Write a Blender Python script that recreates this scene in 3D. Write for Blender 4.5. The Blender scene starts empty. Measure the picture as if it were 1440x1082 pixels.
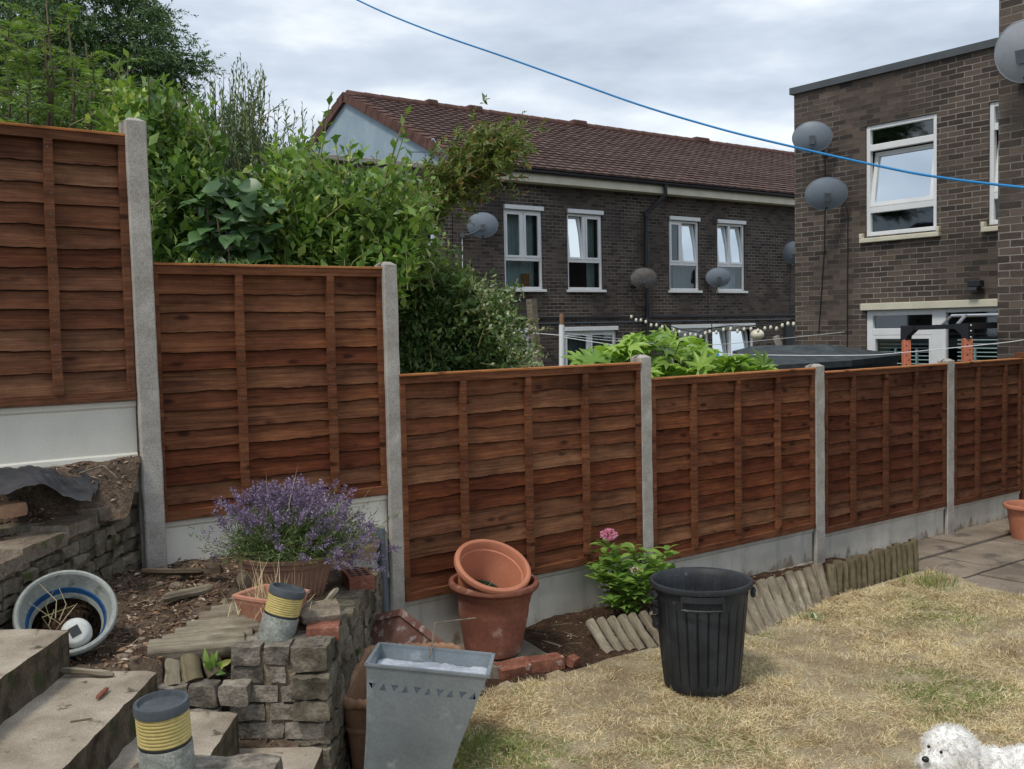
import bpy, bmesh, math, random
import numpy as np
from mathutils import Vector, Matrix, noise

random.seed(7); rng = np.random.default_rng(7)
S = bpy.context.scene
COL = S.collection
# ------------------------------------------------------------------ camera
FPX, PITCH, ROLL, EYE = 1430.0, 0.0552, -0.021, 1.85
cd = bpy.data.cameras.new('camera'); cam = bpy.data.objects.new('camera', cd); COL.objects.link(cam)
cd.sensor_width = 36; cd.lens = 36*FPX/1440; cd.clip_end = 500; cd.clip_start = .05
CR = Matrix.Rotation(math.pi/2-PITCH, 3, 'X') @ Matrix.Rotation(ROLL, 3, 'Z')
cam.matrix_world = Matrix.Translation((0, 0, EYE)) @ CR.to_4x4()
S.camera = cam
# ------------------------------------------------------------------ render / view
S.render.engine = 'CYCLES'
S.view_settings.view_transform = 'Standard'; S.view_settings.look = 'None'
S.view_settings.gamma = 1; S.view_settings.exposure = 0.5
# ------------------------------------------------------------------ world: pale overcast
SUN_EL, SUN_AZ = math.radians(58), math.radians(215)
w = bpy.data.worlds.new('World'); S.world = w; w.use_nodes = True
nt = w.node_tree; nt.nodes.clear()
def wn(t, **k):
    n = nt.nodes.new(t)
    for a, b in k.items(): setattr(n, a, b)
    return n
sky = wn('ShaderNodeTexSky', sky_type='NISHITA', sun_disc=False); sky.sun_elevation = SUN_EL; sky.sun_rotation = SUN_AZ
skm = wn('ShaderNodeMixRGB', blend_type='MULTIPLY'); skm.inputs[0].default_value = 1; skm.inputs[2].default_value = (.09, .09, .09, 1)
nt.links.new(sky.outputs[0], skm.inputs[1])
tc = wn('ShaderNodeTexCoord'); mp = wn('ShaderNodeMapping'); mp.inputs['Scale'].default_value = (1, 1, 3.2)
nt.links.new(tc.outputs['Generated'], mp.inputs[0])
n1 = wn('ShaderNodeTexNoise'); n1.inputs['Scale'].default_value = 4.2; n1.inputs['Detail'].default_value = 7; n1.inputs['Roughness'].default_value = .52
nt.links.new(mp.outputs[0], n1.inputs['Vector'])
cr = wn('ShaderNodeValToRGB'); el = cr.color_ramp.elements
el[0].position = .34; el[0].color = (.37, .43, .51, 1); el[1].position = .66; el[1].color = (.74, .785, .825, 1)
m_ = cr.color_ramp.elements.new(.5); m_.color = (.50, .56, .64, 1)
nt.links.new(n1.outputs['Fac'], cr.inputs[0])
mx = wn('ShaderNodeMixRGB'); mx.inputs[0].default_value = .93
nt.links.new(skm.outputs[0], mx.inputs[1]); nt.links.new(cr.outputs[0], mx.inputs[2])
bg = wn('ShaderNodeBackground'); bg.inputs[1].default_value = 1.0
nt.links.new(mx.outputs[0], bg.inputs[0])
wo = wn('ShaderNodeOutputWorld'); nt.links.new(bg.outputs[0], wo.inputs[0])
# ------------------------------------------------------------------ soft sun behind cloud
sl = bpy.data.lights.new('sun', 'SUN'); sl.energy = 1.5; sl.angle = math.radians(12); sl.color = (1, .93, .82)
so = bpy.data.objects.new('sun', sl); COL.objects.link(so)
sd = Vector((math.sin(SUN_AZ)*math.cos(SUN_EL), math.cos(SUN_AZ)*math.cos(SUN_EL), math.sin(SUN_EL)))
so.rotation_euler = sd.to_track_quat('Z', 'Y').to_euler(); so.location = (0, 0, 30)

# ================================================================== helpers
E_ = Vector((.798, .603, 0)); N_ = Vector((-.603, .798, 0)); FANG = math.atan2(.603, .798)
C0 = Vector((0, 0, EYE))
def ray(x, y): return CR @ Vector(((x-720)/FPX, -(y-541)/FPX, -1))
def onP(x, y, nrm, d):
    D = ray(x, y); return C0 + D*((d-nrm.dot(C0))/nrm.dot(D))
def onZ(x, y, z): return onP(x, y, Vector((0, 0, 1)), z)
def onY(x, y, Y): return onP(x, y, Vector((0, 1, 0)), Y)
def onN(x, y, n): return onP(x, y, N_, n)
def onS(x, y, s): return onP(x, y, E_, s)
def SN(s, n, z=0): return E_*s + N_*n + Vector((0, 0, z))
def nz(x, y, z=0): return noise.noise(Vector((x, y, z)))

MATS = {}
def tag(o, label=None, cat=None, group=None, kind=None):
    if label: o['label'] = label
    if cat: o['category'] = cat
    if group: o['group'] = group
    if kind: o['kind'] = kind
    return o
def thing(name, label, cat, loc=(0, 0, 0), rz=0, group=None):
    o = bpy.data.objects.new(name, None); COL.objects.link(o); o.empty_display_size = .1
    o.location = loc; o.rotation_euler = (0, 0, rz)
    return tag(o, label, cat, group)
def TM(o):
    return Matrix.Translation(o.location) @ o.rotation_euler.to_matrix().to_4x4()
def copy_tree(o, parent=None):
    c = o.copy(); COL.objects.link(c); c.parent = parent
    for ch in [x for x in bpy.data.objects if x.parent == o]: copy_tree(ch, c)
    return c

class MB:
    def __init__(s): s.v = []; s.f = []
    def add(s, vs, fs):
        o = len(s.v); s.v += [tuple(v) for v in vs]; s.f += [tuple(i+o for i in f) for f in fs]; return s
    def box(s, c, size, R=None):
        c = Vector(c); hx, hy, hz = [q/2 for q in size]
        vs = [Vector((x, y, z)) for z in (-hz, hz) for y in (-hy, hy) for x in (-hx, hx)]
        if R is not None: vs = [R @ v for v in vs]
        return s.add([v+c for v in vs], [(0, 2, 3, 1), (4, 5, 7, 6), (0, 1, 5, 4), (2, 6, 7, 3), (0, 4, 6, 2), (1, 3, 7, 5)])
    def bb(s, x0, x1, y0, y1, z0, z1):
        return s.box(((x0+x1)/2, (y0+y1)/2, (z0+z1)/2), (abs(x1-x0), abs(y1-y0), abs(z1-z0)))
    def cham(s, x0, x1, y0, y1, z0, z1, b=.006, R=None, c=None):
        # box with all edges chamfered
        X = (x0, x1); Y = (y0, y1); Z = (z0, z1); vs = []; idx = {}
        for i in (0, 1):
            for j in (0, 1):
                for k in (0, 1):
                    p = (X[i], Y[j], Z[k]); d = (b if i == 0 else -b, b if j == 0 else -b, b if k == 0 else -b)
                    for a in range(3):   # a = the axis on whose face this vertex lies
                        q = [p[0]+d[0], p[1]+d[1], p[2]+d[2]]; q[a] = p[a]
                        idx[(i, j, k, a)] = len(vs); vs.append(Vector(q))
        I = lambda i, j, k, a: idx[(i, j, k, a)]
        fs = []
        fs.append((I(0,0,0,0), I(0,0,1,0), I(0,1,1,0), I(0,1,0,0))); fs.append((I(1,0,0,0), I(1,1,0,0), I(1,1,1,0), I(1,0,1,0)))
        fs.append((I(0,0,0,1), I(1,0,0,1), I(1,0,1,1), I(0,0,1,1))); fs.append((I(0,1,0,1), I(0,1,1,1), I(1,1,1,1), I(1,1,0,1)))
        fs.append((I(0,0,0,2), I(0,1,0,2), I(1,1,0,2), I(1,0,0,2))); fs.append((I(0,0,1,2), I(1,0,1,2), I(1,1,1,2), I(0,1,1,2)))
        for i in (0, 1):
            for j in (0, 1):
                fs.append((I(i,j,0,0), I(i,j,1,0), I(i,j,1,1), I(i,j,0,1)))
                fs.append((I(i,0,j,0), I(i,1,j,0), I(i,1,j,2), I(i,0,j,2)))
                fs.append((I(0,i,j,1), I(1,i,j,1), I(1,i,j,2), I(0,i,j,2)))
                for k in (0, 1): fs.append((I(i,j,k,0), I(i,j,k,1), I(i,j,k,2)))
        if R is not None: vs = [R @ v for v in vs]
        if c is not None: vs = [v+Vector(c) for v in vs]
        return s.add(vs, fs)
    def tube(s, pts, r, n=8, caps=True):
        pts = [Vector(p) for p in pts]; m = len(pts)
        rs = r if isinstance(r, (list, tuple)) else [r]*m
        up = Vector((0, 0, 1)); vs = []; fs = []
        a = None
        for i, p in enumerate(pts):
            t = (pts[min(i+1, m-1)]-pts[max(i-1, 0)])
            if t.length < 1e-9: t = Vector((0, 0, 1))
            t.normalize()
            if a is None:
                a = t.cross(up if abs(t.z) < .9 else Vector((1, 0, 0))).normalized()
            else: a = (a-t*a.dot(t)).normalized()
            b = t.cross(a)
            for k in range(n):
                th = 2*math.pi*k/n; vs.append(p+a*(rs[i]*math.cos(th))+b*(rs[i]*math.sin(th)))
        for i in range(m-1):
            for k in range(n):
                k2 = (k+1) % n; fs.append((i*n+k, i*n+k2, (i+1)*n+k2, (i+1)*n+k))
        if caps: fs.append(tuple(range(n-1, -1, -1))); fs.append(tuple((m-1)*n+k for k in range(n)))
        return s.add(vs, fs)
    def lathe(s, prof, n=32, M=None, closed=False, fr=None):
        vs = []; fs = []; m = len(prof)
        for i, (r, z) in enumerate(prof):
            for k in range(n):
                th = 2*math.pi*k/n; q = r*(fr(th, z) if fr else 1)
                v = Vector((q*math.cos(th), q*math.sin(th), z)); vs.append(M @ v if M is not None else v)
        for i in range(m-1):
            for k in range(n):
                k2 = (k+1) % n; fs.append((i*n+k, i*n+k2, (i+1)*n+k2, (i+1)*n+k))
        if prof[0][0] > 1e-5 and not closed: fs.append(tuple(range(n-1, -1, -1)))
        return s.add(vs, fs)
    def rough(s, c, size, R=None, seg=3, amp=.01, fq=9, rnd=.25, seed=0):
        # cube grid, corners rounded, pushed by noise: a stone or worn brick
        c = Vector(c); g = seg+1; vs = []; key = {}; fs = []
        def vid(i, j, k):
            t = (i, j, k)
            if t in key: return key[t]
            p = Vector((i/seg*2-1, j/seg*2-1, k/seg*2-1))
            L = (abs(p.x)**14+abs(p.y)**14+abs(p.z)**14)**(1/14)
            q = p.lerp(p/ L * 1.0 if L > 0 else p, 1)
            q = p.lerp(p*(1/max(p.length, 1e-6))*1.15, rnd*max(0, p.length-1.15))
            v = Vector((q.x*size[0]/2, q.y*size[1]/2, q.z*size[2]/2))
            d = noise.noise_vector(Vector((v.x*fq+seed*3.1, v.y*fq+seed*7.7, v.z*fq+seed)))*amp
            v = v+d
            if R is not None: v = R @ v
            key[t] = len(vs); vs.append(v+c); return key[t]
        for a in range(seg):
            for b in range(seg):
                fs += [(vid(a,b,0), vid(a,b+1,0), vid(a+1,b+1,0), vid(a+1,b,0)), (vid(a,b,seg), vid(a+1,b,seg), vid(a+1,b+1,seg), vid(a,b+1,seg)),
                       (vid(a,0,b), vid(a+1,0,b), vid(a+1,0,b+1), vid(a,0,b+1)), (vid(a,seg,b), vid(a,seg,b+1), vid(a+1,seg,b+1), vid(a+1,seg,b)),
                       (vid(0,a,b), vid(0,a,b+1), vid(0,a+1,b+1), vid(0,a+1,b)), (vid(seg,a,b), vid(seg,a+1,b), vid(seg,a+1,b+1), vid(seg,a,b+1))]
        return s.add(vs, fs)
    def build(s, name, mat, parent=None, smooth=False, world=False, uv=True):
        vs = s.v
        if world and parent is not None:
            T = parent if isinstance(parent, Matrix) else TM(parent)
            T = T.inverted(); vs = [tuple(T @ Vector(v)) for v in vs]
        me = bpy.data.meshes.new(name); me.from_pydata(vs, [], s.f); me.update()
        if uv: boxuv(me)
        if smooth is not False and smooth:
            me.polygons.foreach_set('use_smooth', [True]*len(me.polygons))
            if smooth is not True: 
                try: me.set_sharp_from_angle(angle=math.radians(smooth))
                except Exception: pass
        o = bpy.data.objects.new(name, me); COL.objects.link(o)
        if mat is not None: me.materials.append(mat)
        if isinstance(parent, bpy.types.Object): o.parent = parent
        return o
def boxuv(me):
    nl = len(me.loops)
    if nl == 0: return
    uvl = me.uv_layers.new(name='UVMap')
    co = np.empty(len(me.vertices)*3); me.vertices.foreach_get('co', co); co = co.reshape(-1, 3)
    li = np.empty(nl, dtype=np.int32); me.loops.foreach_get('vertex_index', li)
    npoly = len(me.polygons); pn = np.empty(npoly*3); me.polygons.foreach_get('normal', pn); pn = np.abs(pn.reshape(-1, 3))
    lt = np.empty(npoly, dtype=np.int32); me.polygons.foreach_get('loop_total', lt)
    ax = np.argmax(pn, axis=1); lax = np.repeat(ax, lt); p = co[li]
    uv = np.empty((nl, 2))
    uv[:, 0] = np.where(lax == 0, p[:, 1], p[:, 0]); uv[:, 1] = np.where(lax == 2, p[:, 1], p[:, 2])
    uvl.data.foreach_set('uv', uv.astype(np.float32).ravel())

def arrmesh(name, V, F, mat, parent=None, world=True, smooth=False):
    """V (n,3), F (m,k) numpy -> object, fast"""
    V = np.asarray(V, dtype=np.float64); F = np.asarray(F, dtype=np.int32)
    if world and parent is not None:
        T = np.array(TM(parent).inverted()); V = V @ T[:3, :3].T + T[:3, 3]
    me = bpy.data.meshes.new(name); k = F.shape[1]
    me.vertices.add(len(V)); me.vertices.foreach_set('co', V.astype(np.float32).ravel())
    me.loops.add(F.size); me.loops.foreach_set('vertex_index', F.ravel())
    me.polygons.add(len(F)); me.polygons.foreach_set('loop_start', np.arange(0, F.size, k, dtype=np.int32))
    try: me.polygons.foreach_set('loop_total', np.full(len(F), k, dtype=np.int32))
    except Exception: pass
    if smooth: me.polygons.foreach_set('use_smooth', np.ones(len(F), dtype=bool))
    me.update(calc_edges=True); me.validate()
    me.materials.append(mat)
    o = bpy.data.objects.new(name, me); COL.objects.link(o)
    if parent is not None: o.parent = parent
    return o

# ------------------------------------------------------------------ node materials
class NT:
    def __init__(s, name):
        s.m = bpy.data.materials.new(name); s.m.use_nodes = True; s.t = s.m.node_tree; s.t.nodes.clear()
        s.out = s.n('ShaderNodeOutputMaterial'); s.bs = s.n('ShaderNodeBsdfPrincipled'); s.l(s.bs.outputs[0], s.out.inputs[0])
        s.tc = s.n('ShaderNodeTexCoord')
    def n(s, t, **k):
        x = s.t.nodes.new(t)
        for a, b in k.items(): setattr(x, a, b)
        return x
    def l(s, a, b): s.t.links.new(a, b)
    def put(s, inp, v):
        if hasattr(v, 'is_linked') or isinstance(v, bpy.types.NodeSocket): s.l(v, inp)
        elif isinstance(v, (tuple, list)) and len(v) == 3 and inp.type == 'RGBA': inp.default_value = (*v, 1)
        else: inp.default_value = v
    def co(s, scale=(1, 1, 1), src='Object', rot=(0, 0, 0)):
        m = s.n('ShaderNodeMapping'); s.l(s.tc.outputs[src], m.inputs[0]); m.inputs['Scale'].default_value = scale; m.inputs['Rotation'].default_value = rot
        return m.outputs[0]
    def noise(s, vec, scale=5, det=4, rough=.55, dist=0):
        x = s.n('ShaderNodeTexNoise'); s.l(vec, x.inputs['Vector']); x.inputs['Scale'].default_value = scale
        x.inputs['Detail'].default_value = det; x.inputs['Roughness'].default_value = rough; x.inputs['Distortion'].default_value = dist
        return x.outputs['Fac']
    def vor(s, vec, scale=5, out='Distance', feat='F1'):
        x = s.n('ShaderNodeTexVoronoi', feature=feat); s.l(vec, x.inputs['Vector']); x.inputs['Scale'].default_value = scale
        return x.outputs[out]
    def ramp(s, fac, stops, interp='LINEAR'):
        x = s.n('ShaderNodeValToRGB'); x.color_ramp.interpolation = interp; s.put(x.inputs[0], fac)
        el = x.color_ramp.elements
        while len(el) < len(stops): el.new(.5)
        for e, (p, c) in zip(el, stops):
            e.position = p; e.color = (*c, 1) if isinstance(c, (tuple, list)) else (c, c, c, 1)
        return x.outputs[0]
    def mix(s, fac, a, b, mode='MIX'):
        x = s.n('ShaderNodeMixRGB', blend_type=mode); s.put(x.inputs[0], fac); s.put(x.inputs[1], a); s.put(x.inputs[2], b); return x.outputs[0]
    def math(s, op, a, b=0.0, c=0.0):
        x = s.n('ShaderNodeMath', operation=op); s.put(x.inputs[0], a); s.put(x.inputs[1], b); s.put(x.inputs[2], c); return x.outputs[0]
    def isl(s): return s.n('ShaderNodeNewGeometry').outputs['Random Per Island']
    def bump(s, h, strength=.3, dist=.01):
        x = s.n('ShaderNodeBump'); x.inputs['Strength'].default_value = strength; x.inputs['Distance'].default_value = dist
        s.put(x.inputs['Height'], h); s.l(x.outputs[0], s.bs.inputs['Normal'])
    def hsv(s, col, h=.5, sa=1., v=1.):
        x = s.n('ShaderNodeHueSaturation'); s.put(x.inputs['Hue'], h); s.put(x.inputs['Saturation'], sa); s.put(x.inputs['Value'], v); s.put(x.inputs['Color'], col); return x.outputs[0]
    def fin(s, col, rough=.8, spec=.3, metal=0):
        s.put(s.bs.inputs['Base Color'], col); s.put(s.bs.inputs['Roughness'], rough); s.bs.inputs['Specular IOR Level'].default_value = spec
        s.put(s.bs.inputs['Metallic'], metal); return s.m

def mottled(name, c1, c2, scale=6, rough=.8, bump=.2, bd=.01, fine=60, fineamt=.35, spec=.25, isl=0, src='Object', metal=0, spots=None):
    t = NT(name); v = t.co(src=src)
    a = t.noise(v, scale, 5); b = t.noise(v, fine, 3)
    col = t.mix(t.ramp(a, [(.32, 0.), (.68, 1.)]), c1, c2)
    col = t.mix(fineamt, col, t.ramp(b, [(.3, .25), (.7, 1.)]), 'MULTIPLY') if fineamt else col
    if spots: # (colour, scale, threshold)
        sp = t.ramp(t.noise(v, spots[1], 4, .6), [(spots[2], 0.), (spots[2]+.08, 1.)]); col = t.mix(sp, col, spots[0])
    if isl: col = t.hsv(col, .5, 1., t.math('MULTIPLY_ADD', t.isl(), isl, 1-isl/2))
    t.bump(t.math('ADD', a, t.math('MULTIPLY', b, .6)), bump, bd)
    return t.fin(col, rough, spec, metal)

def brickmat(name, c1, c2, mortar, darkspot=None, mort=.011, patch=None):
    t = NT(name); v0 = t.co(src='UV'); nn_ = t.n('ShaderNodeTexNoise'); t.l(v0, nn_.inputs['Vector']); nn_.inputs['Scale'].default_value = 5; nn_.inputs['Detail'].default_value = 3
    vm = t.n('ShaderNodeVectorMath', operation='MULTIPLY_ADD'); t.l(nn_.outputs['Color'], vm.inputs[0]); vm.inputs[1].default_value = (.022, .014, 0); t.l(v0, vm.inputs[2]); v = vm.outputs[0]
    br = t.n('ShaderNodeTexBrick'); t.l(v, br.inputs['Vector'])
    br.inputs['Scale'].default_value = 1; br.inputs['Brick Width'].default_value = .225; br.inputs['Row Height'].default_value = .075
    br.inputs['Mortar Size'].default_value = mort/2*1.15; br.inputs['Mortar Smooth'].default_value = .25; br.inputs['Bias'].default_value = 0
    br.offset = .5; t.put(br.inputs['Color1'], (0., 0., 0.)); t.put(br.inputs['Color2'], (1., 1., 1.)); t.put(br.inputs['Mortar'], (.5, .5, .5))
    f = t.noise(t.co((7, 22, 1), 'UV'), 1, 4, .6); g = t.noise(v, 70, 3)
    wt = t.noise(v, .7, 4, .6)
    tone = t.mix(.45, br.outputs['Color'], f)
    col = t.ramp(tone, [(.15, c1), (.5, tuple((p+q)/2 for p, q in zip(c1, c2))), (.8, c2)])
    col = t.mix(.5, col, t.ramp(g, [(.3, .45), (.7, 1.25)]), 'MULTIPLY')
    mo = t.mix(t.ramp(wt, [(.42, 0.), (.60, 1.)]), tuple(q*.34 for q in mortar), mortar)
    col = t.mix(br.outputs['Fac'], col, mo)
    col = t.mix(.35, col, t.ramp(t.noise(v, 1.3, 5), [(.3, .6), (.7, 1.15)]), 'MULTIPLY')
    t.bump(t.math('SUBTRACT', t.math('MULTIPLY', g, .25), br.outputs['Fac']), .55, .012)
    return t.fin(col, .88, .2)

def woodfence(name, c_lo, c_mid, c_hi, knot):
    t = NT(name); isl = t.isl()
    off = t.n('ShaderNodeCombineXYZ'); t.put(off.inputs[0], t.math('MULTIPLY', isl, 37.)); t.put(off.inputs[2], t.math('MULTIPLY', isl, 11.))
    ad = t.n('ShaderNodeVectorMath', operation='ADD'); t.l(t.tc.outputs['Object'], ad.inputs[0]); t.l(off.outputs[0], ad.inputs[1])
    def mp(sc):
        m = t.n('ShaderNodeMapping'); t.l(ad.outputs[0], m.inputs[0]); m.inputs['Scale'].default_value = sc; return m.outputs[0]
    kv = t.vor(mp((4.2, 1, 11)), 1.0); knotf = t.ramp(t.math('ADD', kv, t.math('MULTIPLY', t.noise(mp((30, 5, 40)), 1, 2), .10)), [(.13, 1.), (.25, 0.)])
    grain = t.noise(mp((2.2, 5, 75)), 1, 5, .6, 1.2); big = t.noise(mp((1.5, 1, 5)), 1, 4)
    saw = t.noise(mp((330, 5, 12)), 1, 2)
    tone = t.math('ADD', t.math('MULTIPLY', grain, .5), t.math('MULTIPLY', big, .5))
    col = t.ramp(tone, [(.34, c_lo), (.5, c_mid), (.66, c_hi)])
    col = t.mix(t.math('MULTIPLY', knotf, .85), col, knot)
    col = t.mix(.16, col, t.ramp(saw, [(.3, .5), (.7, 1.2)]), 'MULTIPLY')
    col = t.mix(.5, col, t.ramp(t.noise(mp((9, 4, 22)), 1, 4, .65), [(.32, .45), (.62, 1.1)]), 'MULTIPLY')
    col = t.hsv(col, t.math('MULTIPLY_ADD', isl, .016, .492), t.math('MULTIPLY_ADD', isl, -.14, 1.1), t.math('MULTIPLY_ADD', isl, .34, .80))
    t.bump(t.math('ADD', t.math('MULTIPLY', grain, 1.), t.math('MULTIPLY', saw, .12)), .5, .006)
    return t.fin(col, .85, .15)

def leafmat(name, c1, c2, rough=.45, vary=.5, third=None, trans=.25, spec=.45, tint=(1.3, 1.4, .6)):
    t = NT(name); isl = t.isl()
    col = t.ramp(isl, [(0., c1), (1., c2)]) if third is None else t.ramp(isl, [(0., c1), (.86, c2), (.93, third), (1., third)])
    cl = t.noise(t.co(), 2.2, 3)
    col = t.hsv(col, .5, 1., t.math('MULTIPLY_ADD', cl, vary*2, 1-vary))
    t.fin(col, rough, spec)
    tr = t.n('ShaderNodeBsdfTranslucent'); t.put(tr.inputs[0], t.mix(1., col, tint, 'MULTIPLY'))
    mxs = t.n('ShaderNodeMixShader'); mxs.inputs[0].default_value = trans
    t.l(t.bs.outputs[0], mxs.inputs[1]); t.l(tr.outputs[0], mxs.inputs[2]); t.l(mxs.outputs[0], t.out.inputs[0])
    return t.m

def glassmat(name, refl=.3, tint=(.8, .9, .9)):
    t = NT(name); tr = t.n('ShaderNodeBsdfTransparent'); t.put(tr.inputs[0], tint); gl = t.n('ShaderNodeBsdfGlossy'); gl.inputs['Roughness'].default_value = .03
    t.put(gl.inputs[0], (.85, .92, .95))
    lw = t.n('ShaderNodeLayerWeight'); lw.inputs[0].default_value = .25
    f = t.math('MULTIPLY_ADD', lw.outputs['Fresnel'], 1-refl, refl)
    mxs = t.n('ShaderNodeMixShader'); t.l(f, mxs.inputs[0]); t.l(tr.outputs[0], mxs.inputs[1]); t.l(gl.outputs[0], mxs.inputs[2]); t.l(mxs.outputs[0], t.out.inputs[0])
    return t.m

def plain(name, c, rough=.5, spec=.4, metal=0, vary=.12, bump=.05):
    return mottled(name, tuple(q*(1-vary) for q in c), tuple(min(1, q*(1+vary)) for q in c), 3, rough, bump, .004, 40, .12, spec, 0, 'Object', metal)

M = {}
M['woodA'] = woodfence('brown_lap_wood', (.058, .021, .012), (.155, .060, .031), (.27, .115, .056), (.03, .01, .006))
M['woodB'] = woodfence('dull_brown_lap_wood', (.058, .023, .013), (.140, .059, .033), (.24, .110, .060), (.03, .012, .008))
M['woodC'] = woodfence('dark_brown_lap_wood', (.055, .021, .012), (.115, .045, .025), (.18, .078, .043), (.025, .01, .007))
M['woodtop'] = woodfence('cut_orange_wood', (.28, .10, .04), (.42, .17, .07), (.55, .27, .12), (.10, .04, .02))
M['greywood'] = woodfence('weathered_grey_wood', (.075, .062, .046), (.215, .182, .135), (.40, .35, .27), (.06, .045, .03))
M['mosswood'] = woodfence('mossy_grey_wood', (.075, .062, .038), (.16, .13, .08), (.26, .215, .14), (.04, .035, .02))
M['darkwood'] = woodfence('rotten_dark_wood', (.04, .028, .02), (.10, .075, .052), (.19, .15, .11), (.02, .015, .01))
M['conc'] = mottled('cast_concrete', (.38, .35, .31), (.56, .53, .48), 9, .92, .45, .006, 190, .55, .15, spots=((.22, .19, .16), 26, .66))
def dirtyboard(name, c1, c2, dirt):
    t = NT(name); v = t.co(); a = t.noise(v, 4, 5, .6); b = t.noise(v, 120, 3); sp = t.n('ShaderNodeSeparateXYZ'); t.l(t.tc.outputs['Object'], sp.inputs[0])
    g = t.noise(t.co((1, 1, .5)), 9, 6, .65); f = t.math('ADD', t.math('MULTIPLY', sp.outputs[2], -2.3), g)
    col = t.mix(t.ramp(a, [(.35, 0.), (.65, 1.)]), c1, c2); col = t.mix(.2, col, t.ramp(b, [(.3, .4), (.7, 1.1)]), 'MULTIPLY')
    st_ = t.ramp(t.noise(t.co((14, 1, 1.2)), 1, 4, .6), [(.52, 0.), (.75, .45)]); col = t.mix(st_, col, tuple(q*.62 for q in c1))
    col = t.mix(t.ramp(f, [(.30, 0.), (.46, .85)]), col, dirt); t.bump(t.math('ADD', a, b), .2, .004)
    return t.fin(col, .92, .12)
M['concclean'] = mottled('cream_white_concrete', (.66, .635, .56), (.78, .755, .67), 3, .9, .12, .003, 120, .12, .15, spots=((.40, .36, .30), 12, .70))
M['concgrav'] = dirtyboard('smooth_grey_concrete', (.47, .45, .395), (.60, .575, .51), (.20, .155, .11))
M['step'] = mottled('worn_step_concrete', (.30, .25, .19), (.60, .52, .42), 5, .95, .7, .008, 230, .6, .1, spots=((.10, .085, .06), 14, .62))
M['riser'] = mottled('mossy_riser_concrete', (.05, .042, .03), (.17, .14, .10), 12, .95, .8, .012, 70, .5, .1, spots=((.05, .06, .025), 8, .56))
M['stone'] = mottled('mossy_wall_stone', (.115, .098, .072), (.28, .245, .19), 12, .95, .8, .012, 80, .55, .1, isl=.7, spots=((.085, .095, .04), 9, .60))
M['copestone'] = mottled('dirty_coping_stone', (.17, .13, .10), (.34, .285, .22), 9, .95, .8, .012, 70, .5, .1, isl=.4, spots=((.10, .10, .05), 11, .60))
M['pierstone'] = mottled('pale_grey_wall_stone', (.10, .088, .075), (.36, .32, .265), 16, .95, .8, .012, 90, .5, .1, isl=.7, spots=((.10, .085, .06), 12, .60))
M['mortar'] = mottled('crumbled_mortar', (.24, .19, .13), (.44, .36, .26), 20, .97, .9, .012, 110, .5, .05)
M['soil'] = mottled('dry_soil', (.075, .052, .038), (.195, .145, .108), 7, .98, 1., .03, 45, .65, .05, spots=((.30, .22, .16), 30, .68))
M['soildark'] = mottled('dark_soil', (.04, .025, .017), (.12, .075, .05), 7, .98, 1., .03, 45, .65, .05, spots=((.24, .17, .12), 30, .70))
M['brickT'] = brickmat('dark_brown_brick', (.042, .034, .031), (.125, .099, .087), (.27, .25, .225), mort=.011)
M['brickB'] = brickmat('brown_brick', (.045, .038, .035), (.150, .116, .094), (.31, .285, .25), mort=.011)
M['white'] = plain('white_upvc', (.80, .82, .83), .35, .5, vary=.05)
M['cream'] = plain('cream_painted_timber', (.66, .63, .50), .6, .3, vary=.1)
M['greycoat'] = plain('grey_roof_edge', (.085, .095, .105), .55, .35)
M['black'] = plain('black_plastic', (.02, .022, .026), .4, .4)
M['darkmetal'] = plain('dark_grey_metal', (.10, .12, .14), .45, .5)
M['dish'] = plain('grey_dish_paint', (.20, .24, .29), .45, .4)
M['dishold'] = mottled('rust_stained_dish_paint', (.11, .09, .08), (.21, .21, .21), 5, .6, .1, .003, 50, .3)
M['dishpale'] = plain('pale_grey_dish_paint', (.34, .36, .40), .5, .4)
M['silver'] = plain('silver_metal', (.55, .57, .6), .35, .5, .8)
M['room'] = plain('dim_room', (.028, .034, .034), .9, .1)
M['curtain'] = plain('pale_net_curtain', (.46, .53, .53), .9, .1)
M['curtaindk'] = plain('grey_teal_curtain', (.17, .22, .225), .9, .1)
M['blind'] = plain('slatted_blind', (.05, .065, .068), .6, .3)
M['glass'] = glassmat('window_glass', .10)
M['glassrefl'] = glassmat('tilted_window_glass', .82, (.9, .95, .95))
M['bluegable'] = mottled('pale_blue_render', (.27, .36, .43), (.35, .44, .50), 2, .85, .2, .005, 30, .15, .2)
M['roof'] = mottled('brown_roof_tiles', (.085, .054, .046), (.175, .115, .098), 4, .9, .4, .01, 40, .4, .2, isl=.35, spots=((.36, .30, .26), 17, .72))
M['roofverge'] = mottled('red_verge_tiles', (.10, .055, .046), (.17, .092, .075), 6, .9, .3, .01, 40, .4, .2)
M['terra'] = mottled('orange_terracotta_plastic', (.44, .165, .095), (.56, .235, .14), 4, .62, .08, .003, 60, .12, .35)
M['terraold'] = mottled('weathered_terracotta_plastic', (.20, .072, .046), (.35, .145, .098), 4, .75, .15, .003, 50, .35, .25, spots=((.44, .29, .23), 9, .60))
M['terrabrown'] = mottled('faded_brown_terracotta', (.23, .13, .09), (.34, .20, .14), 5, .8, .15, .003, 50, .25, .2)
M['terratan'] = mottled('tan_terracotta', (.26, .145, .085), (.37, .22, .135), 6, .75, .15, .003, 50, .25, .25)
M['redbrick'] = mottled('old_red_brick', (.20, .075, .05), (.36, .16, .11), 12, .95, .7, .01, 70, .5, .1, spots=((.45, .36, .30), 18, .62))
M['slab'] = mottled('paving_slab', (.17, .145, .115), (.30, .26, .21), 3, .93, .35, .006, 90, .35, .12, spots=((.11, .095, .07), 5, .60))
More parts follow.
